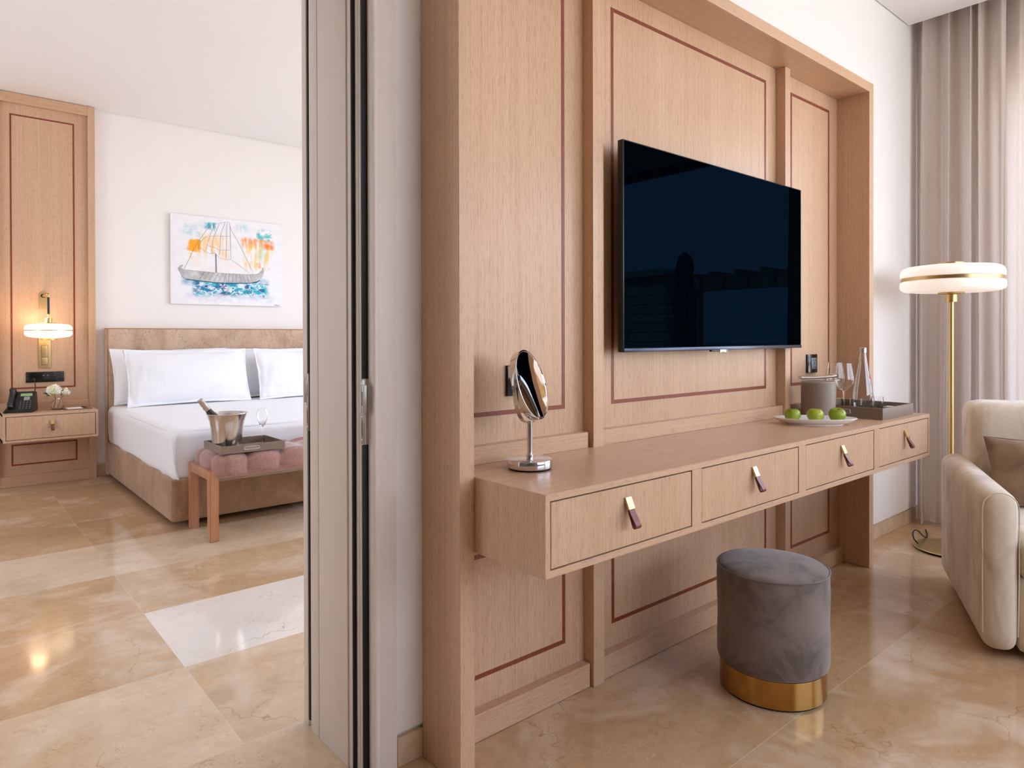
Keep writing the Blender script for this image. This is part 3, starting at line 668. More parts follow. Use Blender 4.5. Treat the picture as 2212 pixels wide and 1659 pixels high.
b = B(); lathe(b, [(0, 1.524), (.058, 1.524), (.060, 1.526), (.060, 1.5385), (.058, 1.540), (0, 1.540)], lc, 40); put('top_cap', b, brass, fl)
b = B(); tube(b, crv([(4.055, 1.352, .022), (4.045, 1.368, .045), (4.055, 1.378, .070), (4.085, 1.380, .082), (4.13, 1.378, .072), (4.19, 1.375, .035), (4.26, 1.38, .008), (4.34, 1.40, .0045), (4.44, 1.44, .0045)]), .004, 8); put('power_cord', b, black, fl)

# ================================================================ curtain
cm = M('linen_curtain', (228, 217, 208), .9)
wv = cm.noise(1100, (.12, .12, 1), 3); wh = cm.noise(1100, (1, 1, .08), 3)
cc = cm.ramp(cm.math('ADD', cm.math('MULTIPLY', wv, .5), cm.math('MULTIPLY', wh, .5)), [(.38, lin(220, 208, 199)), (.52, lin(229, 219, 212)), (.66, lin(236, 227, 221))])
cm.set('Base Color', cc); cm.bump(wv, .3, .0008)
trn = cm.n('ShaderNodeBsdfTranslucent', {'Color': cc}); mx = cm.n('ShaderNodeMixShader', {0: .28, 1: cm.p.outputs[0], 2: trn.outputs[0]}); cm.t.links.new(mx.outputs[0], cm.out.inputs[0])
b = B(); NY, NZ = 420, 34; grid = []
for j in range(NZ+1):
    z = .012+(3.20-.012)*(j/NZ)**1.15; row = []; hz = z/3.2
    for i in range(NY+1):
        u = i/NY; y = 1.548-1.02*u
        ph = 2*PI*(u*10.5+.28*math.sin(u*17+.7)+.16*math.sin(u*41))+.35*math.sin(3*hz+u*12)
        amp = .068*(.55+.45*math.sin(u*13+1.4)**2)*(.75+.4*(1-hz)); yy = y+.032*math.sin(ph*1+.9)*(.5+.5*math.cos(u*29))
        x = 4.60+amp*math.tanh(1.9*math.sin(ph))*.9+.010*math.sin(2.3*ph+1+2*hz)-.03*(1-hz)*math.sin(u*PI)
        yy = min(yy+(1-hz)**2*.008*math.sin(ph), 1.556); row.append(b.verts.new((x, yy, z)))
    grid.append(row)
for j in range(NZ):
    for i in range(NY): b.faces.new((grid[j][i], grid[j][i+1], grid[j+1][i+1], grid[j+1][i]))
cur = top('curtain', b, cm.m, (4.6, 1.05, 0), 'floor length pale linen curtain hanging in folds in the right corner', 'curtain', ang=3)

# ================================================================ sofa
A0 = Vector((2.825, .735, 0)); th_s = math.atan2(.423, .906)
sofa = thing('sofa', A0, 'cream chenille sofa with a thin upright arm at the right edge', 'sofa', None, th_s)
# local frame: +x runs back from the front, -y runs to the right
def lrb(name, x0, x1, y0, y1, z0, z1, r, n=14, fn=None, mat=sofa_fab, parent=sofa, **k):
    b = B(); rbox(b, x0, x1, y0, y1, z0, z1, r, n, fn); return put(name, b, mat, parent, local=True, ang=3, **k)
for ys_ in (-.112, -1.95):
    def armfn(p, q): return p
    a = lrb('arm', 0, .93, ys_, ys_+.112, .028, .595, .050, 16)
    b = B()
    path = [(.020, ys_+.004, .09), (.016, ys_+.002, .3), (.016, ys_+.002, .535)]+[(.016, ys_+.056-.053*math.cos(PI*k/12), .540+.053*math.sin(PI*k/12)) for k in range(1, 12)]+[(.016, ys_+.110, .535), (.016, ys_+.110, .3), (.020, ys_+.108, .09)]
    tube(b, [Vector(p) for p in path], .0022, 6); put('arm_piping', b, sofa_fab, a, local=True)
lrb('back', .70, .95, -1.838, -.085, .12, .852, .06, 18, lambda p, q: Vector((p.x+.10*(p.z-.12)-.05, p.y, p.z)))
lrb('seat_base', .02, .74, -1.838, -.113, .030, .30, .02, 10)
for k in range(2):
    lrb('seat_cushion', .0, .72, -.116-.86*(k+1), -.118-.86*k, .285, .435, .035, 16, lambda p, q: Vector((p.x, p.y, p.z+(.012*(1-q.x**2)*(1-q.y**2) if q.z > 0 else 0))))
for x_, y_ in ((.22, -.20), (.80, -.20), (.22, -1.75), (.80, -1.75)):
    b = B(); lathe(b, [(0, 0), (.02, 0), (.022, .04), (0, .04)], (x_, y_, 0), 20); put('foot', b, black, sofa, local=True)

# ================================================================ cushions and pillows
def pillow_mesh(Wd, Ht, T, flange=.018, n=64, seed=0, sag=.06, power=.62, wr=.010):
    """upright pillow in its own frame: x width, z height from 0, y thickness"""
    b = B(); uvl = b.loops.layers.uv.new('pillow'); grid = {}
    rng = random.Random(seed); off = Vector((rng.uniform(0, 50), 0, rng.uniform(0, 50)))
    for side in (-1, 1):
        for j in range(n+1):
            for i in range(n+1):
                s = -1+2*i/n; t_ = -1+2*j/n; s = math.copysign(1-(1-abs(s))**1.3, s); t_ = math.copysign(1-(1-abs(t_))**1.3, t_)
                if side == 1 and (i in (0, n) or j in (0, n)): grid[(1, i, j)] = grid[(-1, i, j)]; continue
                x = Wd/2*s*(1-sag*.55*(1-t_*t_)); z = Ht/2+Ht/2*t_*(1-sag*(1-s*s))
                fs = flange/(Wd/2); ft = flange/(Ht/2)
                a = max(0, 1-(abs(s)/(1-fs))**2.2) if abs(s) < 1-fs else 0; c_ = max(0, 1-(abs(t_)/(1-ft))**2.0) if abs(t_) < 1-ft else 0
                th = T/2*(a*c_)**power
                p = Vector((x, side*th, z)); nz = mnoise.noise((Vector((x*5, side*3, z*9))+off))*wr*(1 if th > 0 else 1.2)
                crease = mnoise.noise(Vector((x*26+off.x, side*2, z*7)))*wr*.9*(abs(s)**2)+mnoise.noise(Vector((x*7+off.x, side*2, z*24)))*wr*.5*(abs(t_)**3)
                p.y += side*(nz+crease) if th > 0 else nz*1.4
                grid[(side, i, j)] = b.verts.new(p)
    for side in (-1, 1):
        for j in range(n):
            for i in range(n):
                q = [(i, j), (i+1, j), (i+1, j+1), (i, j+1)]
                try: f = b.faces.new([grid[(side, a, c_)] for a, c_ in q])
                except ValueError: continue
                for l, (a, c_) in zip(f.loops, q):
                    s = -1+2*a/n; t_ = -1+2*c_/n; s = math.copysign(1-(1-abs(s))**1.3, s); t_ = math.copysign(1-(1-abs(t_))**1.3, t_)
                    l[uvl].uv = ((1-abs(s))*Wd/2, (1-abs(t_))*Ht/2)
    return b
def pillow(name, loc, Wd, Ht, T, lean, rz, mat, label, cat, group, seed=0, roll=0, **k):
    b = pillow_mesh(Wd, Ht, T, seed=seed, **k)
    if roll: rotate(b, roll, 'Y', (0, 0, Ht/2))
    rotate(b, lean, 'X', (0, 0, 0)); rotate(b, rz, 'Z', (0, 0, 0))
    mz = min(v.co.z for v in b.verts); bmesh.ops.translate(b, verts=b.verts, vec=(0, 0, -mz))
    o = put(name, b, mat, local=True, ang=3); o.location = loc; return tag(o, label, cat, group)

# brown cushion leaning in the corner of the sofa
M_s = Matrix.Translation(A0) @ Matrix.Rotation(th_s, 4, 'Z')
cp = M_s @ Vector((.50, -.36, .442))
pillow('cushion', cp, .48, .31, .14, math.radians(-28), th_s-PI/2+.0, cushion_fab, 'brown velvet cushion leaning against the back of the cream sofa', 'cushion', None, 5, 0, flange=.006, sag=.10, wr=.008)

# ================================================================ bedroom: oak panel behind the nightstand
BX0, BX1, BY = .330, 1.0125, 6.43
bp_ = thing('bedside_panelling', (.67, BY, 0), 'narrow tall oak wall panel with dark red inlay behind the nightstand', 'wall panelling')
for a, b_ in ((BX0, .381), (.962, BX1)): put('stile', Bx(a, b_, BY, YR-.001, .001, CZ+.001-.004, bev=.0008, seg=1), wood_v, bp_)
bk = put('back_panel', Bx(.381, .962, BY+.028, YR-.001, .001, CZ-.004), wood_v, bp_, smooth=False)
put('inlay', inlay_loop(.452, .874, .752, 2.876, BY+.028, .012), inlay, bk, smooth=False)
put('inlay', inlay_loop(.452, .884, .160, .325, BY+.028, .012), inlay, bk, smooth=False)
put('top_rail', Bx(.381, .962, BY+.003, BY+.028, 2.955, CZ-.004, bev=.0006, seg=1), wood_x, bp_)
put('bottom_rail', Bx(.381, .962, BY+.003, BY+.028, .001, .083, bev=.0006, seg=1), wood_x, bp_)

# ---- nightstand
NX0, NX1, NY0, NZ0, NZ1 = .376, .972, 6.085, .384, .592
ns = thing('nightstand', ((NX0+NX1)/2, NY0, NZ0), 'wall-hung oak nightstand with one drawer to the left of the bed', 'nightstand')
put('top_board', Bx(NX0, NX1, NY0, BY+.002, NZ1-.018, NZ1, bev=.001, seg=1), wood_x, ns); put('bottom_board', Bx(NX0, NX1, NY0, BY+.002, NZ0, NZ0+.018, bev=.001, seg=1), wood_x, ns)
for a, b_ in ((NX0, NX0+.017), (NX1-.017, NX1)): put('side_panel', Bx(a, b_, NY0+.0004, BY+.002, NZ0+.0005, NZ1-.0005, bev=.0005, seg=1), wood_v, ns)
put('back_board', Bx(NX0+.017, NX1-.017, BY-.02, BY-.005, NZ0+.018, NZ1-.018), gap, ns, smooth=False)
put('backsplash', Bx(.383, .960, BY-.006, BY+.027, NZ1-.0005, .650, bev=.0008, seg=1), wood_x, ns)
dr = put('drawer', Bx(NX0+.021, NX1-.021, NY0+.0015, NY0+.021, NZ0+.0215, NZ1-.0215, bev=.0006, seg=1), wood_v, ns)
handle((NX0+NX1)/2, .508, NY0+.0015, dr, 1.0)

# ---- wall lamp
lmx, lmy = .672, 6.25
wl = thing('wall_lamp', (lmx, BY+.028, 1.45), 'brass wall lamp with a glowing white glass disc hanging over the nightstand', 'lamp')
b = plate_xz(B(), rrect(.632, .690, 1.372, 1.512, .0285, 8), BY+.020, BY+.029); put('wall_plate', b, brass_pale, wl)
b = B(); tube(b, [(.660, BY+.022, 1.480), (.660, lmy+.02, 1.480), (.664, lmy+.004, 1.481), (lmx, lmy, 1.480)], .0105, 16); put('arm', b, brass, wl)
b = B(); tube(b, [(.660, BY+.021, 1.480), (.660, BY+.014, 1.480)], .016, 20); put('arm_collar', b, black, wl)
b = B(); tube(b, [(lmx, lmy, 1.482), (lmx, lmy, 1.300)], .0062, 14); put('rod_brass', b, brass, wl)
b = B(); tube(b, [(lmx, lmy, 1.460), (lmx, lmy, 1.330)], .0080, 14); put('leather_sleeve', b, black, wl, label='black sleeve on the rod')
wc = (lmx, lmy, 1.2)
b = B(); lathe(b, [(0, .058), (.052, .058), (.053, .061), (.050, .064), (.0245, .066), (.0235, .100), (0, .100)], wc, 36); put('lamp_holder', b, brass, wl)
op2 = opal('lit_warm_opal_glass', (255, 216, 170), 2.2)
b = B(); lathe(b, [(0, .057), (.07, .056), (.115, .053), (.138, .048), (.150, .038), (.1535, .027), (.1535, .014), (.150, .009), (.0, .009)], wc, 64); put('upper_shade', b, op2, wl, label='upper glowing glass disc')
b = B(); lathe(b, [(0, .0015), (.150, .0015), (.1535, -.003), (.1535, -.018), (.149, -.031), (.135, -.041), (.10, -.0485), (.055, -.053), (0, -.054)], wc, 64); put('lower_shade', b, op2, wl, label='lower glowing glass disc')
b = B(); lathe(b, [(0, .001), (.148, .001), (.148, .0095), (0, .0095)], wc, 64); put('shade_ring', b, brass, wl)
b = B(); lathe(b, [(0, -.053), (.050, -.053), (.052, -.056), (.052, -.067), (0, -.068)], wc, 36); put('bottom_cap', b, brass, wl)

for dz in (.095,):
    l = bpy.data.lights.new('lamp_bulb', 'POINT'); l.energy = 2.0; l.color = (1, .62, .34); l.shadow_soft_size = .05
    o = bpy.data.objects.new('bulb', l); COL.objects.link(o); o.location = Vector((lmx-.07, lmy, 1.2+dz))-wl.location; o.parent = wl

# ---- brass switch and black socket strip
sw = thing('light_switch', (.676, BY+.028, 1.01), 'brass double light switch plate under the wall lamp', 'switch')
put('cover_plate', Bx(.628, .706, BY+.019, BY+.029, .912, 1.150, bev=.002), brass_pale, sw)
for z0, z1 in ((.938, .994), (.996, 1.086)): put('rocker', Bx(.648, .686, BY+.0165, BY+.020, z0, z1, bev=.0012), brass_pale, sw)
put('rocker_gap', Bx(.646, .688, BY+.0182, BY+.0192, .936, 1.088), gap, sw, smooth=False)
ss = thing('socket_strip', (.67, BY+.028, .84), 'long black glass socket strip above the telephone and flowers', 'socket')
put('cover_plate', Bx(.545, .795, BY+.019, BY+.029, .800, .882, bev=.002), black_gloss, ss)
pg_ = M('port_grey', (120, 116, 108), .5).m
for x_ in (.652, .681): put('port', Bx(x_, x_+.012, BY+.0180, BY+.020, .850, .857), pg_, ss, smooth=False)
for x_, z_ in ((.728, .874), (.728, .854), (.776, .874), (.776, .854), (.776, .832)): put('marking', Bx(x_, x_+.013, BY+.0184, BY+.020, z_-.001, z_+.001), pg_, ss, smooth=False)

# ---- telephone
NT = NZ1
ph = thing('telephone', (.50, 6.27, NT), 'black desk telephone with a green display on the nightstand', 'telephone')
def wedge(b, x0, x1, prof, bev=.003):
    bb = B(); a = [bb.verts.new((x0, y, z)) for y, z in prof]; c = [bb.verts.new((x1, y, z)) for y, z in prof]; n = len(prof)
    for i in range(n): bb.faces.new((a[i], a[(i+1) % n], c[(i+1) % n], c[i]))
    bb.faces.new(a); bb.faces.new(list(reversed(c))); bmesh.ops.bevel(bb, geom=list(bb.edges), offset=bev, segments=2, affect='EDGES'); merge(b, bb)
PHR = -.30; pr = (.50, 6.27, NT)
def ph_put(name, b, mat, parent=ph, **k): rotate(b, PHR, 'Z', pr); return put(name, b, mat, parent, **k)
b = B(); wedge(b, .425, .590, [(6.185, NT+.002), (6.185, NT+.022), (6.285, NT+.150), (6.300, NT+.152), (6.325, NT+.140), (6.345, NT+.03), (6.345, NT+.002)]); ph_put('phone_body', b, black)
# face: plane from (6.185, .022) to (6.285, .150)
fd = Vector((0, .100, .128)).normalized(); fnm = Vector((0, -fd.z, fd.y)); f0 = Vector((0, 6.185, NT+.022))
def face_box(b, x0, x1, d0, d1, h, bev=.0008):
    bb = B(); box(bb, x0, x1, 0, 1, 0, 1)
    for v in bb.verts: v.co = Vector((v.co.x, 0, 0))+f0+fd*(d0+(d1-d0)*v.co.y)+fnm*(h*v.co.z-.001)
    if bev: bmesh.ops.bevel(bb, geom=list(bb.edges), offset=bev, segments=1, affect='EDGES')
    merge(b, bb)
b = B(); face_box(b, .498, .572, .122, .147, .0015); ph_put('display', b, M('green_lcd', (140, 176, 128), .35).m, label='green display')
b = B(); face_box(b, .522, .560, .086, .117, .0012); ph_put('label_card', b, M('phone_card_grey', (152, 146, 146), .5).m)
b = B()
for r_ in range(5):
    for q in range(4): face_box(b, .500+.0205*q, .515+.0205*q, .008+.0155*r_, .019+.0155*r_, .004)
for r_ in range(2): face_box(b, .500, .512, .092+.014*r_, .101+.014*r_, .004)
kb = ph_put('keypad', b, M('key_dark_grey', (34, 34, 38), .4).m)
b = B()
for r_ in range(5):
    for q in range(4): face_box(b, .5045+.0205*q, .5105+.0205*q, .0125+.0155*r_, .0145+.0155*r_, .0046, 0)
ph_put('key_mark', b, M('key_print_white', (200, 200, 200), .5).m, kb)
b = B(); L = []
hp = [(.008, .030), (.020, .034), (.045, .030), (.085, .028), (.125, .030), (.152, .036), (.168, .030)]
pts = [f0+fd*d+fnm*h for d, h in hp]
tube(b, [Vector((.455, p.y, p.z)) for p in pts], .02, 14, flat=.55, radii=[.020, .026, .022, .020, .022, .027, .020])
for d in (.022, .145): face_box(b, .437, .473, d-.014, d+.014, .030, .003)
ph_put('handset', b, black)
b = B(); pts = []
for i in range(260):
    u = i/259; a = u*24*2*PI; base = Vector((.415+.03*math.sin(u*PI*1.1), 6.20+.10*math.sin(u*PI), NT+.0095+.055*math.exp(-((u-.9)/.12)**2)*(1)))
    base = Vector((.432-.022*math.sin(u*PI), 6.150+.12*u, NT+.0085+(.045*max(0, (u-.6)/.4)**1.2)))
    pts.append(base+Vector((math.cos(a)*.006, 0, math.sin(a)*.006)))
tube(b, pts, .0018, 5); ph_put('coiled_cord', b, black)
b = B(); tube(b, [(.593, BY+.018, .822), (.595, BY-.02, .820), (.600, BY-.03, .79), (.600, BY-.04, .755), (.590, 6.37, .730), (.575, 6.35, .715), (.56, 6.335, .705)], .0035, 8)
ph_o = put('line_cord', b, black, ph)
b = Bx(.582, .604, BY+.004, BY+.019, .812, .836, bev=.003); put('plug', b, black, ph)

# ---- vase with hydrangea
vc = Vector((.725, 6.275, NT)); 
b = B(); o_ = [(0, .0), (.032, .0), (.036, .003), (.047, .030), (.0465, .045), (.037, .066), (.032, .078), (.034, .088)]
lathe(b, o_+[(r-.0016, z) for r, z in reversed(o_[3:])]+[(.033, .007), (0, .006)], vc, 10)
top('vase', b, glass, vc, 'small clear glass vase holding white hydrangea on the nightstand', 'vase', ang=.2)
hy = thing('hydrangea', (vc.x, vc.y, vc.z+.008), 'white hydrangea blooms with green leaves in the glass vase', 'flower')
petal = M('white_petal', (246, 242, 226), .6, Subsurface_Weight=.1); petal.set('Base Color', petal.ramp(petal.noise(26, detail=2), [(.4, lin(236, 232, 196)), (.6, lin(250, 247, 238))])); petal = petal.m
leafm = M('leaf_green', (52, 84, 34), .5).m; stemm = M('stem_brown_green', (84, 78, 44), .6).m
def bloom(c, r, n, seed, sq=.75):
    b = B(); rng = random.Random(seed)
    for k in range(n):
        z = 1-1.55*(k+.5)/n; a = k*2.39996; q = math.sqrt(max(0, 1-z*z)); d = Vector((q*math.cos(a), q*math.sin(a), z)).normalized()
        o = c+Vector((d.x*r, d.y*r, d.z*r*sq))*rng.uniform(.84, 1.12); d = (d+Vector((rng.uniform(-.35, .35), rng.uniform(-.35, .35), rng.uniform(-.35, .35)))).normalized(); t1 = d.orthogonal().normalized(); t2 = d.cross(t1); ro = rng.uniform(0, PI)
        for m_ in range(4):
            a2 = ro+m_*PI/2; e1 = t1*math.cos(a2)+t2*math.sin(a2); e2 = d.cross(e1); s_ = rng.uniform(.0105, .0145)*(r/.05)**.4
            p = [o, o+e1*s_*.55+e2*s_*.55+d*.001, o+e1*s_*1.15+e2*s_*.42-d*.0015, o+e1*s_*1.3-d*.001, o+e1*s_*1.15-e2*s_*.42-d*.0015, o+e1*s_*.55-e2*s_*.55+d*.001]
            b.faces.new([b.verts.new(x) for x in p])
    b2 = B(); bmesh.ops.create_icosphere(b2, subdivisions=2, radius=r*.80); 
    for v in b2.verts: v.co = c+Vector((v.co.x, v.co.y, v.co.z*sq))
    merge(b, b2); return b
put('flower_head', bloom(Vector((.708, 6.265, NT+.150)), .052, 95, 1, .80), petal, hy, ang=3)
put('flower_head', bloom(Vector((.783, 6.262, NT+.136)), .028, 34, 2, .95), petal, hy, ang=3)
b = B()
for p_ in ([(.708, 6.268, NT+.12), (.716, 6.272, NT+.09), (.712, 6.275, NT+.05), (.705, 6.278, NT+.012)], [(.775, 6.265, NT+.115), (.748, 6.270, NT+.085), (.738, 6.275, NT+.04), (.732, 6.28, NT+.012)], [(.712, 6.272, NT+.075), (.698, 6.268, NT+.066), (.692, 6.262, NT+.055)]): tube(b, p_, .0022, 6)
put('stem', b, stemm, hy)
for c, d, l in ((Vector((.662, 6.262, NT+.130)), Vector((-1, 0, .15)), .042), (Vector((.752, 6.245, NT+.140)), Vector((.35, -.3, .5)), .032), (Vector((.750, 6.245, NT+.125)), Vector((.1, -.2, -1)), .030), (Vector((.672, 6.255, NT+.118)), Vector((-.7, -.2, -.3)), .03)):
    b = B(); d.normalize(); sd_ = d.cross(Vector((0, 1, 0))).normalized(); q = [c-d*l*.3, c+sd_*l*.26, c+d*l*.7, c-sd_*l*.26]; md = c+Vector((0, -.004, 0)); vv = [b.verts.new(x) for x in q]; mv = b.verts.new(md)
    for k in range(4): b.faces.new((mv, vv[k], vv[(k+1) % 4]))
    put('leaf', b, leafm, hy, ang=3)

# ---- notepad and pen
npd = thing('notepad_tray', (.85, 6.24, NT), 'thin taupe pad holder with white note paper on the nightstand', 'notepad')
def rz(b, a, c): return rotate(b, a, 'Z', c)
b = Bx(.765, .945, 6.175, 6.305, NT, NT+.007, bev=.002); rz(b, .05, (.85, 6.24, 0)); put('pad_holder', b, taupe, npd)
b = Bx(.782, .880, 6.185, 6.295, NT+.007, NT+.011); rz(b, .05, (.85, 6.24, 0)); put('note_paper', b, M('note_paper', (244, 242, 240), .8).m, npd, smooth=False, label='white note paper')
b = B(); tube(b, [(.905, 6.190, NT+.012), (.895, 6.300, NT+.012)], .0045, 10); tube(b, [(.9055, 6.188, NT+.012), (.9065, 6.178, NT+.012)], .0015, 8)
top('pen', b, black, (.90, 6.24, NT+.0075), 'black pen lying on the pad holder beside the note paper', 'pen')

# ================================================================ bed
BDX0, BDX1, BFY, BHY = 1.083, 2.89, 4.398, 6.38
bed = thing('bed', ((BDX0+BDX1)/2, 5.4, 0), 'large double bed with mottled beige velvet headboard and base', 'bed')
hb = put('headboard', rbox(B(), BDX0, BDX1+.02, BHY, YR-.002, .02, 1.228, .008, 20), head_fab, bed, ang=3)
b = B(); pth = [(BDX0+.003, BHY+.001, .05), (BDX0+.003, BHY+.001, 1.224), (BDX1+.016, BHY+.001, 1.224), (BDX1+.016, BHY+.001, .05)]
for p, q in zip(pth, pth[1:]): tube(b, [p, q], .004, 8)
tube(b, [(BDX0+.003, YR-.004, 1.224), (BDX0+.003, BHY, 1.224)], .004, 8); put('headboard_piping', b, M('piping_tan', (176, 128, 88), .7).m, hb)
put('bed_base', rbox(B(), BDX0, BDX1, BFY, BHY-.001, .036, .292, .010, 16), base_fab, bed, ang=3)
for x_, y_ in ((1.25, 4.55), (2.7, 4.55), (1.25, 6.2), (2.7, 6.2)): put('foot', lathe(B(), [(0, 0), (.03, 0), (.03, .05), (0, .05)], (x_, y_, 0), 16), black, bed)
# white spread over the mattress
def spread(p, q):
    nz = mnoise.noise(Vector((p.x*3, p.y*3, p.z*4)))*.012+mnoise.noise(Vector((p.x*11, p.y*11, p.z*3)))*.003
    if q.z > .98: return Vector((p.x, p.y, p.z+.010*(1-q.x**2)+nz*.5))
    k = (p.z-.26)/.32
    dx = -math.copysign(1, q.x)*(.018*(1-k)) if abs(q.x) > .97 else 0; dy = .024*(1-k) if q.y < -.97 else 0
    sc__ = .003*math.sin((p.y if abs(q.x) > .97 else p.x)*34)*(1-k)
    lo = (.018*mnoise.noise(Vector((p.x*4, p.y*4, 0)))) if k < .12 else 0
    return Vector((p.x+dx+math.copysign(1, q.x)*(nz+sc__)*(abs(q.x) > .97), p.y+dy-(nz+sc__)*(q.y < -.97), p.z+lo))
b = rbox(B(), BDX0-.008, BDX1+.008, BFY-.003, BHY-.006, .268, .590, .055, 46, spread)
tube(b, crv([(BDX0+.050, BFY+.020, .578), (BDX0+.022, BFY+.006, .555), (BDX0+.012, BFY+.004, .50), (BDX0+.014, BFY+.008, .42), (BDX0+.024, BFY+.014, .33), (BDX0+.040, BFY+.014, .285)]), .007, 8)
top('bed_sheet', b, cotton, (1.98, 5.35, .29), 'smooth white sheet tucked over the mattress of the double bed', 'bedding', ang=3)

pz = .602
PL = 'white pillows against the headboard'
pillow('pillow', (1.560, 6.185, pz), .93, .485, .15, math.radians(-22), .015, pillow_cotton, 'white pillow directly against the headboard, rear one of the left stack', 'pillow', PL, 3)
pillow('pillow', (1.632, 5.975, pz-.004), .965, .48, .18, math.radians(-20), .0, pillow_cotton, 'large white pillow at the front of the left stack, facing the bench', 'pillow', PL, 4)
pillow('pillow', (2.475, 6.185, pz), .93, .485, .15, math.radians(-22), -.015, pillow_cotton, 'white pillow against the headboard partly hidden at the centre of the bed', 'pillow', PL, 6)
pillow('pillow', (2.665, 5.98, pz-.004), .965, .48, .18, math.radians(-20), .02, pillow_cotton, 'white pillow at the front of the right stack, cut off by the door frame', 'pillow', PL, 8)

# ================================================================ bench with tray and champagne
bn = thing('upholstered_bench', (1.85, 4.15, 0), 'pink tufted velvet bench with wooden legs at the foot of the bed', 'bench')
def leg_poly(y0t, y1t, y0b, y1b, x0, x1, zt_, zb=0.0):
    b = B(); vs_ = [(y0b, zb), (y1b, zb), (y1t, zt_), (y0t, zt_)]
    a = [b.verts.new((x0, y, z)) for y, z in vs_]; c = [b.verts.new((x1, y, z)) for y, z in vs_]
    for i in range(4): b.faces.new((a[i], a[(i+1) % 4], c[(i+1) % 4], c[i]))
    b.faces.new(a); b.faces.new(list(reversed(c))); bmesh.ops.bevel(b, geom=list(b.edges), offset=.003, segments=2, affect='EDGES'); return b
for x0, x1 in ((1.168, 1.216), (2.50, 2.548)):
    put('leg', leg_poly(3.955, 4.022, 3.960, 4.008, x0, x1, .398), leg_wood, bn); put('leg', leg_poly(4.335, 4.385, 4.332, 4.380, x0, x1, .398), leg_wood, bn)
    put('crossbar', Bx(x0+.001, x1-.001, 4.015, 4.340, .345, .398, bev=.003), leg_wood, bn)
put('seat_board', Bx(1.216, 2.50, 3.965, 4.375, .338, .356, bev=.002), M('bench_board_edge', (150, 128, 110), .7).m, bn)
nx, ny = 7, 3
def tuft(p, q):
    u = (p.x-1.185)/(2.535-1.185); v = (p.y-3.935)/(4.372-3.935)
    if q.z < -.98: return p
    kx = abs(math.sin(PI*u*nx))**.45; kv = .5+v*2.0  # two full rows with half rolls front and back
    ky = abs(math.sin(PI*kv))**.45 if .02 < v < .98 else 1
    core = Vector((max(1.26, min(2.46, p.x)), max(4.01, min(4.29, p.y)), .40)); k = 1 if p.z > .38 else max(0, (p.z-.352)/.028)
    d = p-core
    if q.z > .98 and abs(d.x) < 1e-6 and abs(d.y) < 1e-6: return Vector((p.x, p.y, p.z-.034*(1-kx*ky)))
    dep = .036*(1-kx) if abs(d.x) < 1e-6 else (.030*(1-ky) if abs(d.y) < 1e-6 else .010)
    d.normalize(); d.z = min(d.z, .8)
    return p-d*dep*k
put('tufted_cushion', rbox(B(), 1.182, 2.538, 3.928, 4.372, .350, .492, .052, 90, tuft), pink_fab, bn, ang=3)

TZ = .489; taupe2 = taupe
tx0, tx1, ty0, ty1 = 1.224, 1.592, 3.945, 4.262
t2 = thing('serving_tray', ((tx0+tx1)/2, (ty0+ty1)/2, TZ), 'taupe leather tray with champagne bucket standing on the pink bench', 'tray')
put('tray_base', Bx(tx0+.001, tx1-.001, ty0+.001, ty1-.001, TZ, TZ+.005), taupe, t2, smooth=False); h = .044
b = B(); s0, s1 = 1.352, 1.442
box(b, tx0, s0, ty0, ty0+.009, TZ, TZ+h, .0008, 1); box(b, s1, tx1, ty0, ty0+.009, TZ, TZ+h, .0008, 1); box(b, s0, s1, ty0, ty0+.009, TZ, TZ+.014); box(b, s0, s1, ty0, ty0+.009, TZ+.033, TZ+h)
put('rim_wall', b, taupe, t2)
put('rim_wall', Bx(tx0, tx1, ty1-.009, ty1, TZ, TZ+h, bev=.0008, seg=1), taupe, t2)
for a, b_ in ((tx0, tx0+.009), (tx1-.009, tx1)): put('rim_wall', Bx(a, b_, ty0+.009, ty1-.009, TZ, TZ+h, bev=.0008, seg=1), taupe, t2)
slot_ring(t2, [Vector((x, ty0-.0005, z)) for x, z in rrect(s0+.001, s1-.001, TZ+.0145, TZ+.0325, .007)])
bc = Vector((1.312, 4.118, TZ+.0055)); bu = thing('champagne_bucket', bc, 'flared polished steel champagne bucket on the bench tray', 'bucket')
stl_ = M('polished_steel', (198, 190, 186), .16, 1).m
b = B(); o_ = [(0, 0), (.078, 0), (.080, .003), (.0815, .03), (.084, .08), (.089, .125), (.097, .165), (.108, .198), (.1135, .208)]
lathe(b, o_+[(r-.0015, z+.0005) for r, z in reversed(o_[2:])]+[(0, .004)], bc, 64); put('bucket_wall', b, stl_, bu)
b = B(); tube(b, [bc+Vector((.1128*math.cos(2*PI*k/64), .1128*math.sin(2*PI*k/64), .2085)) for k in range(65)], .0018, 8, cap=False); put('rolled_rim', b, chrome, bu)
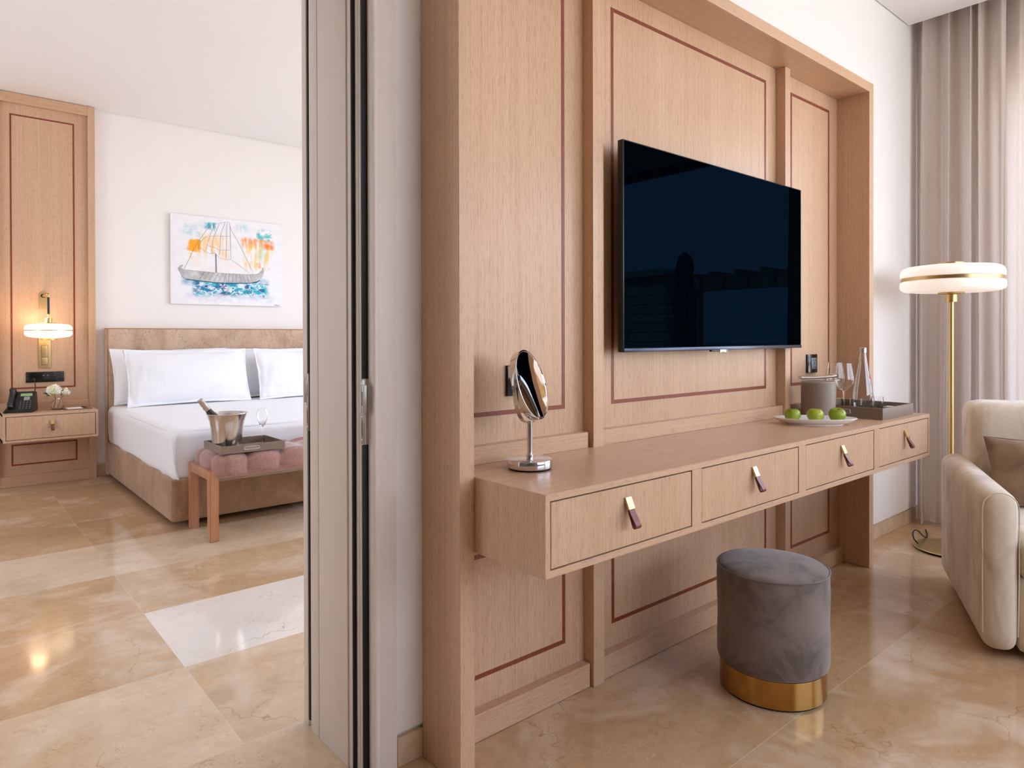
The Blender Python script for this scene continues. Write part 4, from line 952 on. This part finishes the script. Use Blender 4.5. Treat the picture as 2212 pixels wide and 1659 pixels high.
# champagne bottle leaning in the bucket
d0 = Vector((-.54, .10, .78)).normalized(); p0 = bc+Vector((.040, -.009, .030))
q0 = d0.to_track_quat('Z', 'Y').to_matrix()
def along(prof, seg=32):
    b = B(); lathe(b, [(r, z if z < .01 else z-.022) for r, z in prof], (0, 0, 0), seg)
    for v in b.verts: v.co = q0 @ v.co + p0
    return b
cb = thing('champagne_bottle', p0, 'dark champagne bottle with silver foil neck leaning in the steel bucket', 'bottle')
put('bottle_glass', along([(0, 0), (.038, 0), (.042, .006), (.042, .150), (.038, .180), (.028, .215), (.0215, .240), (.018, .262), (.0155, .282), (0, .283)]), M('dark_green_glass', (30, 34, 20), .08, Coat_Weight=.5).m, cb)
foil = M('silver_foil', (188, 172, 160), .38, .75); foil.bump(foil.noise(260, detail=3), .5, .001)
put('foil', along([(.0178, .270), (.0170, .282), (.0162, .292), (.0158, .300), (.0175, .303), (.0178, .318), (.0165, .322), (.0172, .332), (.0165, .343), (.012, .348), (0, .349)]), foil.m, cb, label='silver foil neck')
b = B()
for k in range(5):
    a = -2.1+.12*k; pnt = q0 @ Vector((.0168*math.cos(a), .0168*math.sin(a), .266+.004*math.sin(k*2.1)))+p0
    bb = B(); bmesh.ops.create_icosphere(bb, subdivisions=1, radius=.0022); bmesh.ops.translate(bb, verts=bb.verts, vec=pnt); merge(b, bb)
put('neck_mark', b, black, cb)
for k, (x_, y_) in enumerate(((.035, .045), (.062, .012), (.010, .062), (.060, -.035))):
    b = rbox(B(), -.015, .015, -.015, .015, -.012, .012, .005, 4); rotate(b, k*1.1, 'Z', (0, 0, 0)); rotate(b, .5*k, 'X', (0, 0, 0)); c_ = bc+Vector((x_, y_, .190-.004*k)); bmesh.ops.translate(b, verts=b.verts, vec=c_)
    top('ice_cube', b, M('ice', (235, 240, 245), .12, Transmission_Weight=.6, IOR=1.31).m if k == 0 else bpy.data.materials['ice'], c_, 'clear ice cube in the steel champagne bucket behind the bottle', 'ice cube', 'ice cubes in the champagne bucket')
wine_glass((1.527, 4.135, TZ+.0055), 'tulip shaped champagne glass standing alone on the bench tray', 'champagne glass', 1.0, True)

# ================================================================ painting
PX0, PX1, PZ0, PZ1, PY = 1.586, 2.588, 1.447, 2.243, 6.458
pt = thing('painting', ((PX0+PX1)/2, YR, PZ0), 'unframed canvas painting of a sailing boat on turquoise water above the bed', 'painting')
def cv(x, y):
    """sketch coordinates of the picture -> canvas"""
    u = (x-180)/1570; tp = 207+(x-180)*.0943; bt = 1470+(x-180)*.021; v = (bt-y)/(bt-tp)
    u = u*(1+.12*(1-u)*.0)
    return PX0+(PX1-PX0)*u, PZ0+(PZ1-PZ0)*v
cvm = M('painted_canvas', (238, 238, 240), .75)
gx = cvm.n('ShaderNodeUVMap'); gx.uv_map = 'canvas'
def nz3(scale, amt):
    n_ = cvm.n('ShaderNodeTexNoise', {'Vector': gx.outputs[0], 'Scale': scale, 'Detail': 5, 'Roughness': .65})
    s_ = cvm.n('ShaderNodeVectorMath', {0: n_.outputs[1], 1: (.5, .5, .5)}, operation='SUBTRACT').outputs[0]
    s_ = cvm.n('ShaderNodeVectorMath', {0: s_, 'Scale': amt}, operation='SCALE').outputs[0]
    return cvm.n('ShaderNodeSeparateXYZ', {0: cvm.n('ShaderNodeVectorMath', {0: gx.outputs[0], 1: s_}, operation='ADD').outputs[0]})
sepd = nz3(9, .09); streak = cvm.n('ShaderNodeTexNoise', {'Vector': cvm.n('ShaderNodeMapping', {'Vector': gx.outputs[0], 'Scale': (1, .16, 1)}).outputs[0], 'Scale': 30, 'Detail': 4}).outputs[0]
patchy = cvm.n('ShaderNodeTexNoise', {'Vector': gx.outputs[0], 'Scale': 14, 'Detail': 6, 'Roughness': .7}).outputs[0]
def bmask(x0, y0, x1, y1, soft, k, fac=None, thr=(.42, .58)):
    (a, d_), (b_, c_) = cv(x0, y1), cv(x1, y0)
    u0, u1, v0, v1 = (a-PX0)/(PX1-PX0), (b_-PX0)/(PX1-PX0), (d_-PZ0)/(PZ1-PZ0), (c_-PZ0)/(PZ1-PZ0)
    def band(s, lo, hi):
        m_ = cvm.math('MINIMUM', cvm.math('SUBTRACT', s, lo), cvm.math('SUBTRACT', hi, s))
        return cvm.n('ShaderNodeMapRange', {'Value': m_, 'From Min': 0, 'From Max': soft}).outputs[0]
    r_ = cvm.math('MULTIPLY', cvm.math('MULTIPLY', band(sepd.outputs[0], u0, u1), band(sepd.outputs[1], v0, v1)), k)
    if fac is not None: r_ = cvm.math('MULTIPLY', r_, cvm.ramp(fac, [(thr[0], G(0)), (thr[1], G(1))]))
    return r_
c = cvm.mix(cvm.ramp(patchy, [(.45, G(0)), (.7, G(.5))]), lin(240, 240, 243), lin(222, 226, 238))
for args, colr in (((300, 340, 640, 560, .05, .5, patchy), (150, 200, 220)), ((610, 325, 790, 430, .02, .95, streak, (.3, .45)), (40, 170, 190)), ((1040, 360, 1250, 470, .04, .5, streak), (120, 200, 216)),
                   ((1330, 425, 1600, 610, .03, .9, patchy, (.44, .54)), (52, 186, 190)), ((390, 565, 590, 740, .015, 1.0, patchy, (.3, .36)), (246, 168, 40)), ((400, 730, 480, 850, .03, .8, streak), (250, 200, 90)),
                   ((480, 480, 1000, 860, .08, .75, streak), (252, 206, 120)), ((1120, 560, 1620, 700, .03, .9, streak), (244, 150, 60)), ((1150, 640, 1610, 1010, .05, .9, streak, (.44, .6)), (248, 200, 80)),
                   ((1330, 640, 1560, 900, .05, .6, patchy), (150, 214, 190)), ((1450, 620, 1620, 720, .03, .9, patchy, (.3, .4)), (236, 130, 30)), ((1340, 880, 1450, 980, .03, .9, patchy, (.35, .5)), (232, 140, 60)),
                   ((380, 820, 1250, 1030, .08, .35, streak), (252, 224, 190))):
    c = cvm.mix(bmask(*args), c, lin(*colr))
dn_ = cvm.n('ShaderNodeTexNoise', {'Vector': gx.outputs[0], 'Scale': 20, 'Detail': 5, 'Roughness': .7}).outputs[1]
dgx = cvm.n('ShaderNodeVectorMath', {0: gx.outputs[0], 1: cvm.n('ShaderNodeVectorMath', {0: dn_, 'Scale': .07}, operation='SCALE').outputs[0]}, operation='ADD').outputs[0]
sea = cvm.n('ShaderNodeTexVoronoi', {'Vector': cvm.n('ShaderNodeMapping', {'Vector': dgx, 'Scale': (1, 1.6, 1)}).outputs[0], 'Scale': 15, 'Randomness': 1}).outputs['Color']
seac = cvm.ramp(cvm.n('ShaderNodeSeparateXYZ', {0: sea}).outputs[0], [(0, lin(20, 60, 120)), (.3, lin(28, 120, 170)), (.55, lin(36, 190, 200)), (.8, lin(24, 150, 180)), (1, lin(30, 80, 140))])
foam = cvm.n('ShaderNodeTexVoronoi', {'Vector': cvm.n('ShaderNodeMapping', {'Vector': dgx, 'Scale': (.8, 1.6, 1), 'Rotation': (0, 0, .4)}).outputs[0], 'Scale': 11}, feature='DISTANCE_TO_EDGE').outputs[0]
seac = cvm.mix(cvm.ramp(foam, [(.01, G(1)), (.05, G(0))]), seac, lin(236, 242, 248)); seac = cvm.mix(cvm.ramp(patchy, [(.5, G(0)), (.58, G(.9))]), seac, lin(232, 238, 246))
c = cvm.mix(bmask(290, 1100, 1540, 1220, .05, .8, patchy, (.2, .5)), c, lin(110, 170, 200)); c = cvm.mix(bmask(430, 1130, 1550, 1380, .05, 1.0), c, seac)
c = cvm.mix(bmask(300, 1330, 1640, 1450, .06, .5, patchy), c, lin(196, 208, 230))
cvm.set('Base Color', c)
b = B(); uvl = b.loops.layers.uv.new('canvas')
box(b, PX0, PX1, PY, YR-.004, PZ0, PZ1, .002, 1); uvl = b.loops.layers.uv.verify()
for f in b.faces:
    for l in f.loops: l[uvl].uv = ((l.vert.co.x-PX0)/(PX1-PX0), (l.vert.co.z-PZ0)/(PZ1-PZ0))
cvo = put('canvas', b, cvm.m, pt, smooth=False)
for l in cvo.data.uv_layers: l.name = 'canvas'
hull = [(330, 925), (298, 945), (275, 985), (298, 1030), (330, 1100), (380, 1125), (560, 1145), (800, 1168), (1000, 1172), (1300, 1165), (1400, 1130), (1448, 1080), (1466, 1010), (1448, 955), (1430, 1000), (1380, 1040), (1330, 1052), (1100, 1050), (800, 1035), (560, 1015), (380, 998), (325, 980), (318, 955), (345, 940)]
b = plate_xz(B(), [cv(*p) for p in hull], PY-.0012, PY+.001); hm = M('painted_grey', (176, 176, 178), .75); hm.set('Base Color', hm.ramp(hm.noise(14, detail=4), [(.35, lin(166, 166, 170)), (.65, lin(208, 208, 208))])); put('painted_hull', b, hm.m, cvo, smooth=False)
b = plate_xz(B(), [cv(*p) for p in ((766, 772), (784, 770), (790, 1030), (770, 1030))], PY-.001, PY+.001); put('painted_mast', b, M('painted_mast_grey', (140, 130, 138), .75).m, cvo, smooth=False)
ink = M('ink_line', (112, 110, 118), .8).m
b = B()
def stroke(pts, wd=.0016):
    p = [Vector((cv(x, y)[0], PY-.0015, cv(x, y)[1])) for x, y in pts]
    tube(b, crv(p, 4) if len(p) > 3 else p, wd, 5)
for s_ in ([(355, 980), (420, 840), (510, 650), (600, 510), (700, 385), (790, 350), (880, 330), (960, 330), (990, 430), (1110, 640), (1240, 900), (1305, 1035)],
           [(750, 375), (690, 540), (640, 720)], [(825, 350), (740, 560), (720, 740)], [(905, 335), (850, 470), (825, 780)], [(930, 340), (915, 830)], [(975, 370), (985, 840)], [(690, 522), (985, 522)],
           [(545, 710), (580, 700), (640, 745), (700, 765), (770, 768), (820, 820), (900, 845), (980, 850), (1100, 925), (1250, 1035)], [(650, 650), (760, 680), (840, 715), (980, 712)], [(540, 710), (550, 640), (600, 570), (660, 520)], [(700, 770), (740, 745), (772, 768)],
           [(380, 998), (800, 1035), (1100, 1050), (1330, 1052), (1380, 1040), (1430, 1000), (1450, 955)], [(330, 925), (298, 945), (275, 985), (298, 1030), (330, 1100), (380, 1125)]): stroke(s_, .0009)
for a, c_ in (((620, 1020), (560, 1120)), ((685, 1025), (615, 1130)), ((750, 1035), (680, 1135)), ((810, 1040), (745, 1150)), ((870, 1045), (810, 1160)), ((920, 1045), (885, 1160)), ((960, 1050), (950, 1165)), ((1012, 1050), (1005, 1167)), ((1055, 1052), (1060, 1165)), ((1110, 1052), (1130, 1165)), ((1160, 1055), (1185, 1165)), ((1210, 1055), (1240, 1160)), ((1250, 1060), (1300, 1160))): stroke([a, c_], .0013)
put('painted_lines', b, ink, cvo)
b = B(); stroke([(1615, 1487), (1630, 1478), (1636, 1490), (1650, 1475), (1658, 1490), (1672, 1480), (1680, 1492), (1700, 1482)], .0012); put('signature', b, M('ink_black', (30, 30, 34), .8).m, cvo)
b = B(); stroke([(380, 1128), (560, 1150), (800, 1175), (1000, 1180), (1300, 1172), (1400, 1138)], .004); put('painted_waterline', b, M('painted_deep_blue', (34, 92, 120), .75).m, cvo)

# ================================================================ the terrace outside, seen in the television glass
b = B(); box(b, 4.96, 16, -9, 9, -.12, -.02); top('terrace_paving', b, M('terrace_stone', (206, 196, 180), .8).m, (8, 0, -.1), 'pale stone terrace paving outside the windows', 'paving', smooth=False)
b = B(); box(b, -2, 4.9, -9, -3.45, -.12, -.02); top('terrace_paving', b, bpy.data.materials['terrace_stone'], (1, -6, -.1), 'pale stone paving outside the added rear window', 'paving', smooth=False)
stw = M('stone_wall', (190, 182, 170), .85); ssx = stw.n('ShaderNodeSeparateXYZ', {0: stw.coords()}); br = stw.n('ShaderNodeTexBrick', {'Vector': stw.n('ShaderNodeCombineXYZ', {0: ssx.outputs[1], 1: ssx.outputs[2]}).outputs[0], 'Color1': lin(196, 188, 176), 'Color2': lin(168, 160, 148), 'Mortar': lin(96, 90, 84), 'Scale': 2.2, 'Mortar Size': .015, 'Row Height': .3, 'Brick Width': .8}); stw.set('Base Color', br.outputs[0])
b = B(); box(b, 8.0, 8.4, -7.5, -3.05, -.02, 2.02); box(b, 7.95, 8.45, -7.5, -3.0, 2.02, 2.12); top('stone_wall', b, stw.m, (8.2, -5, -.02), 'high coursed stone wall on the terrace, reflected in the television', 'wall', smooth=False)
b = B(); box(b, 12.0, 12.3, -8, 6, -.02, 1.0); top('parapet', b, stw.m, (12.1, 0, -.02), 'low stone parapet at the terrace edge, reflected in the television', 'wall', smooth=False)
pg = thing('pergola', (9.5, -2, -.02), 'wooden pergola beam on posts, reflected in the television', 'pergola'); pgm = M('pergola_wood', (188, 160, 130), .7).m
put('beam', Bx(9.4, 9.6, -3.6, 3.2, 1.88, 2.06), pgm, pg, smooth=False)
for y_ in (-3.5, -1.05, 1.6, 3.1): put('post', Bx(9.44, 9.56, y_-.06, y_+.06, -.02, 1.88), pgm, pg, smooth=False)
for k in range(16): put('rafter', Bx(9.0, 11.4, -3.4+.42*k, -3.34+.42*k, 2.06, 2.14), pgm, pg, smooth=False)
uc = Vector((7.0, -2.0, -.02)); um = thing('closed_parasol', uc, 'folded dark parasol standing on the terrace, reflected in the television', 'parasol'); umm = M('parasol_cloth', (70, 76, 96), .9).m
b = B(); lathe(b, [(0, 0), (.25, 0), (.25, .06), (0, .07)], uc, 24); put('base', b, M('parasol_base', (120, 118, 114), .8).m, um)
b = B(); lathe(b, [(0, .06), (.03, .06), (.03, 2.2), (0, 2.2)], uc, 12); put('pole', b, pgm, um)
b = B(); lathe(b, [(.05, .5), (.19, .55), (.21, .9), (.17, 1.3), (.19, 1.6), (.12, 1.9), (.15, 2.0), (.10, 2.15), (0, 2.2)], uc, 40)
for v in b.verts: a = math.atan2(v.co.y-uc.y, v.co.x-uc.x); k = .66*(1+.16*math.sin(8*a)); v.co.x = uc.x+(v.co.x-uc.x)*k; v.co.y = uc.y+(v.co.y-uc.y)*k
put('folded_canopy', b, umm, um)
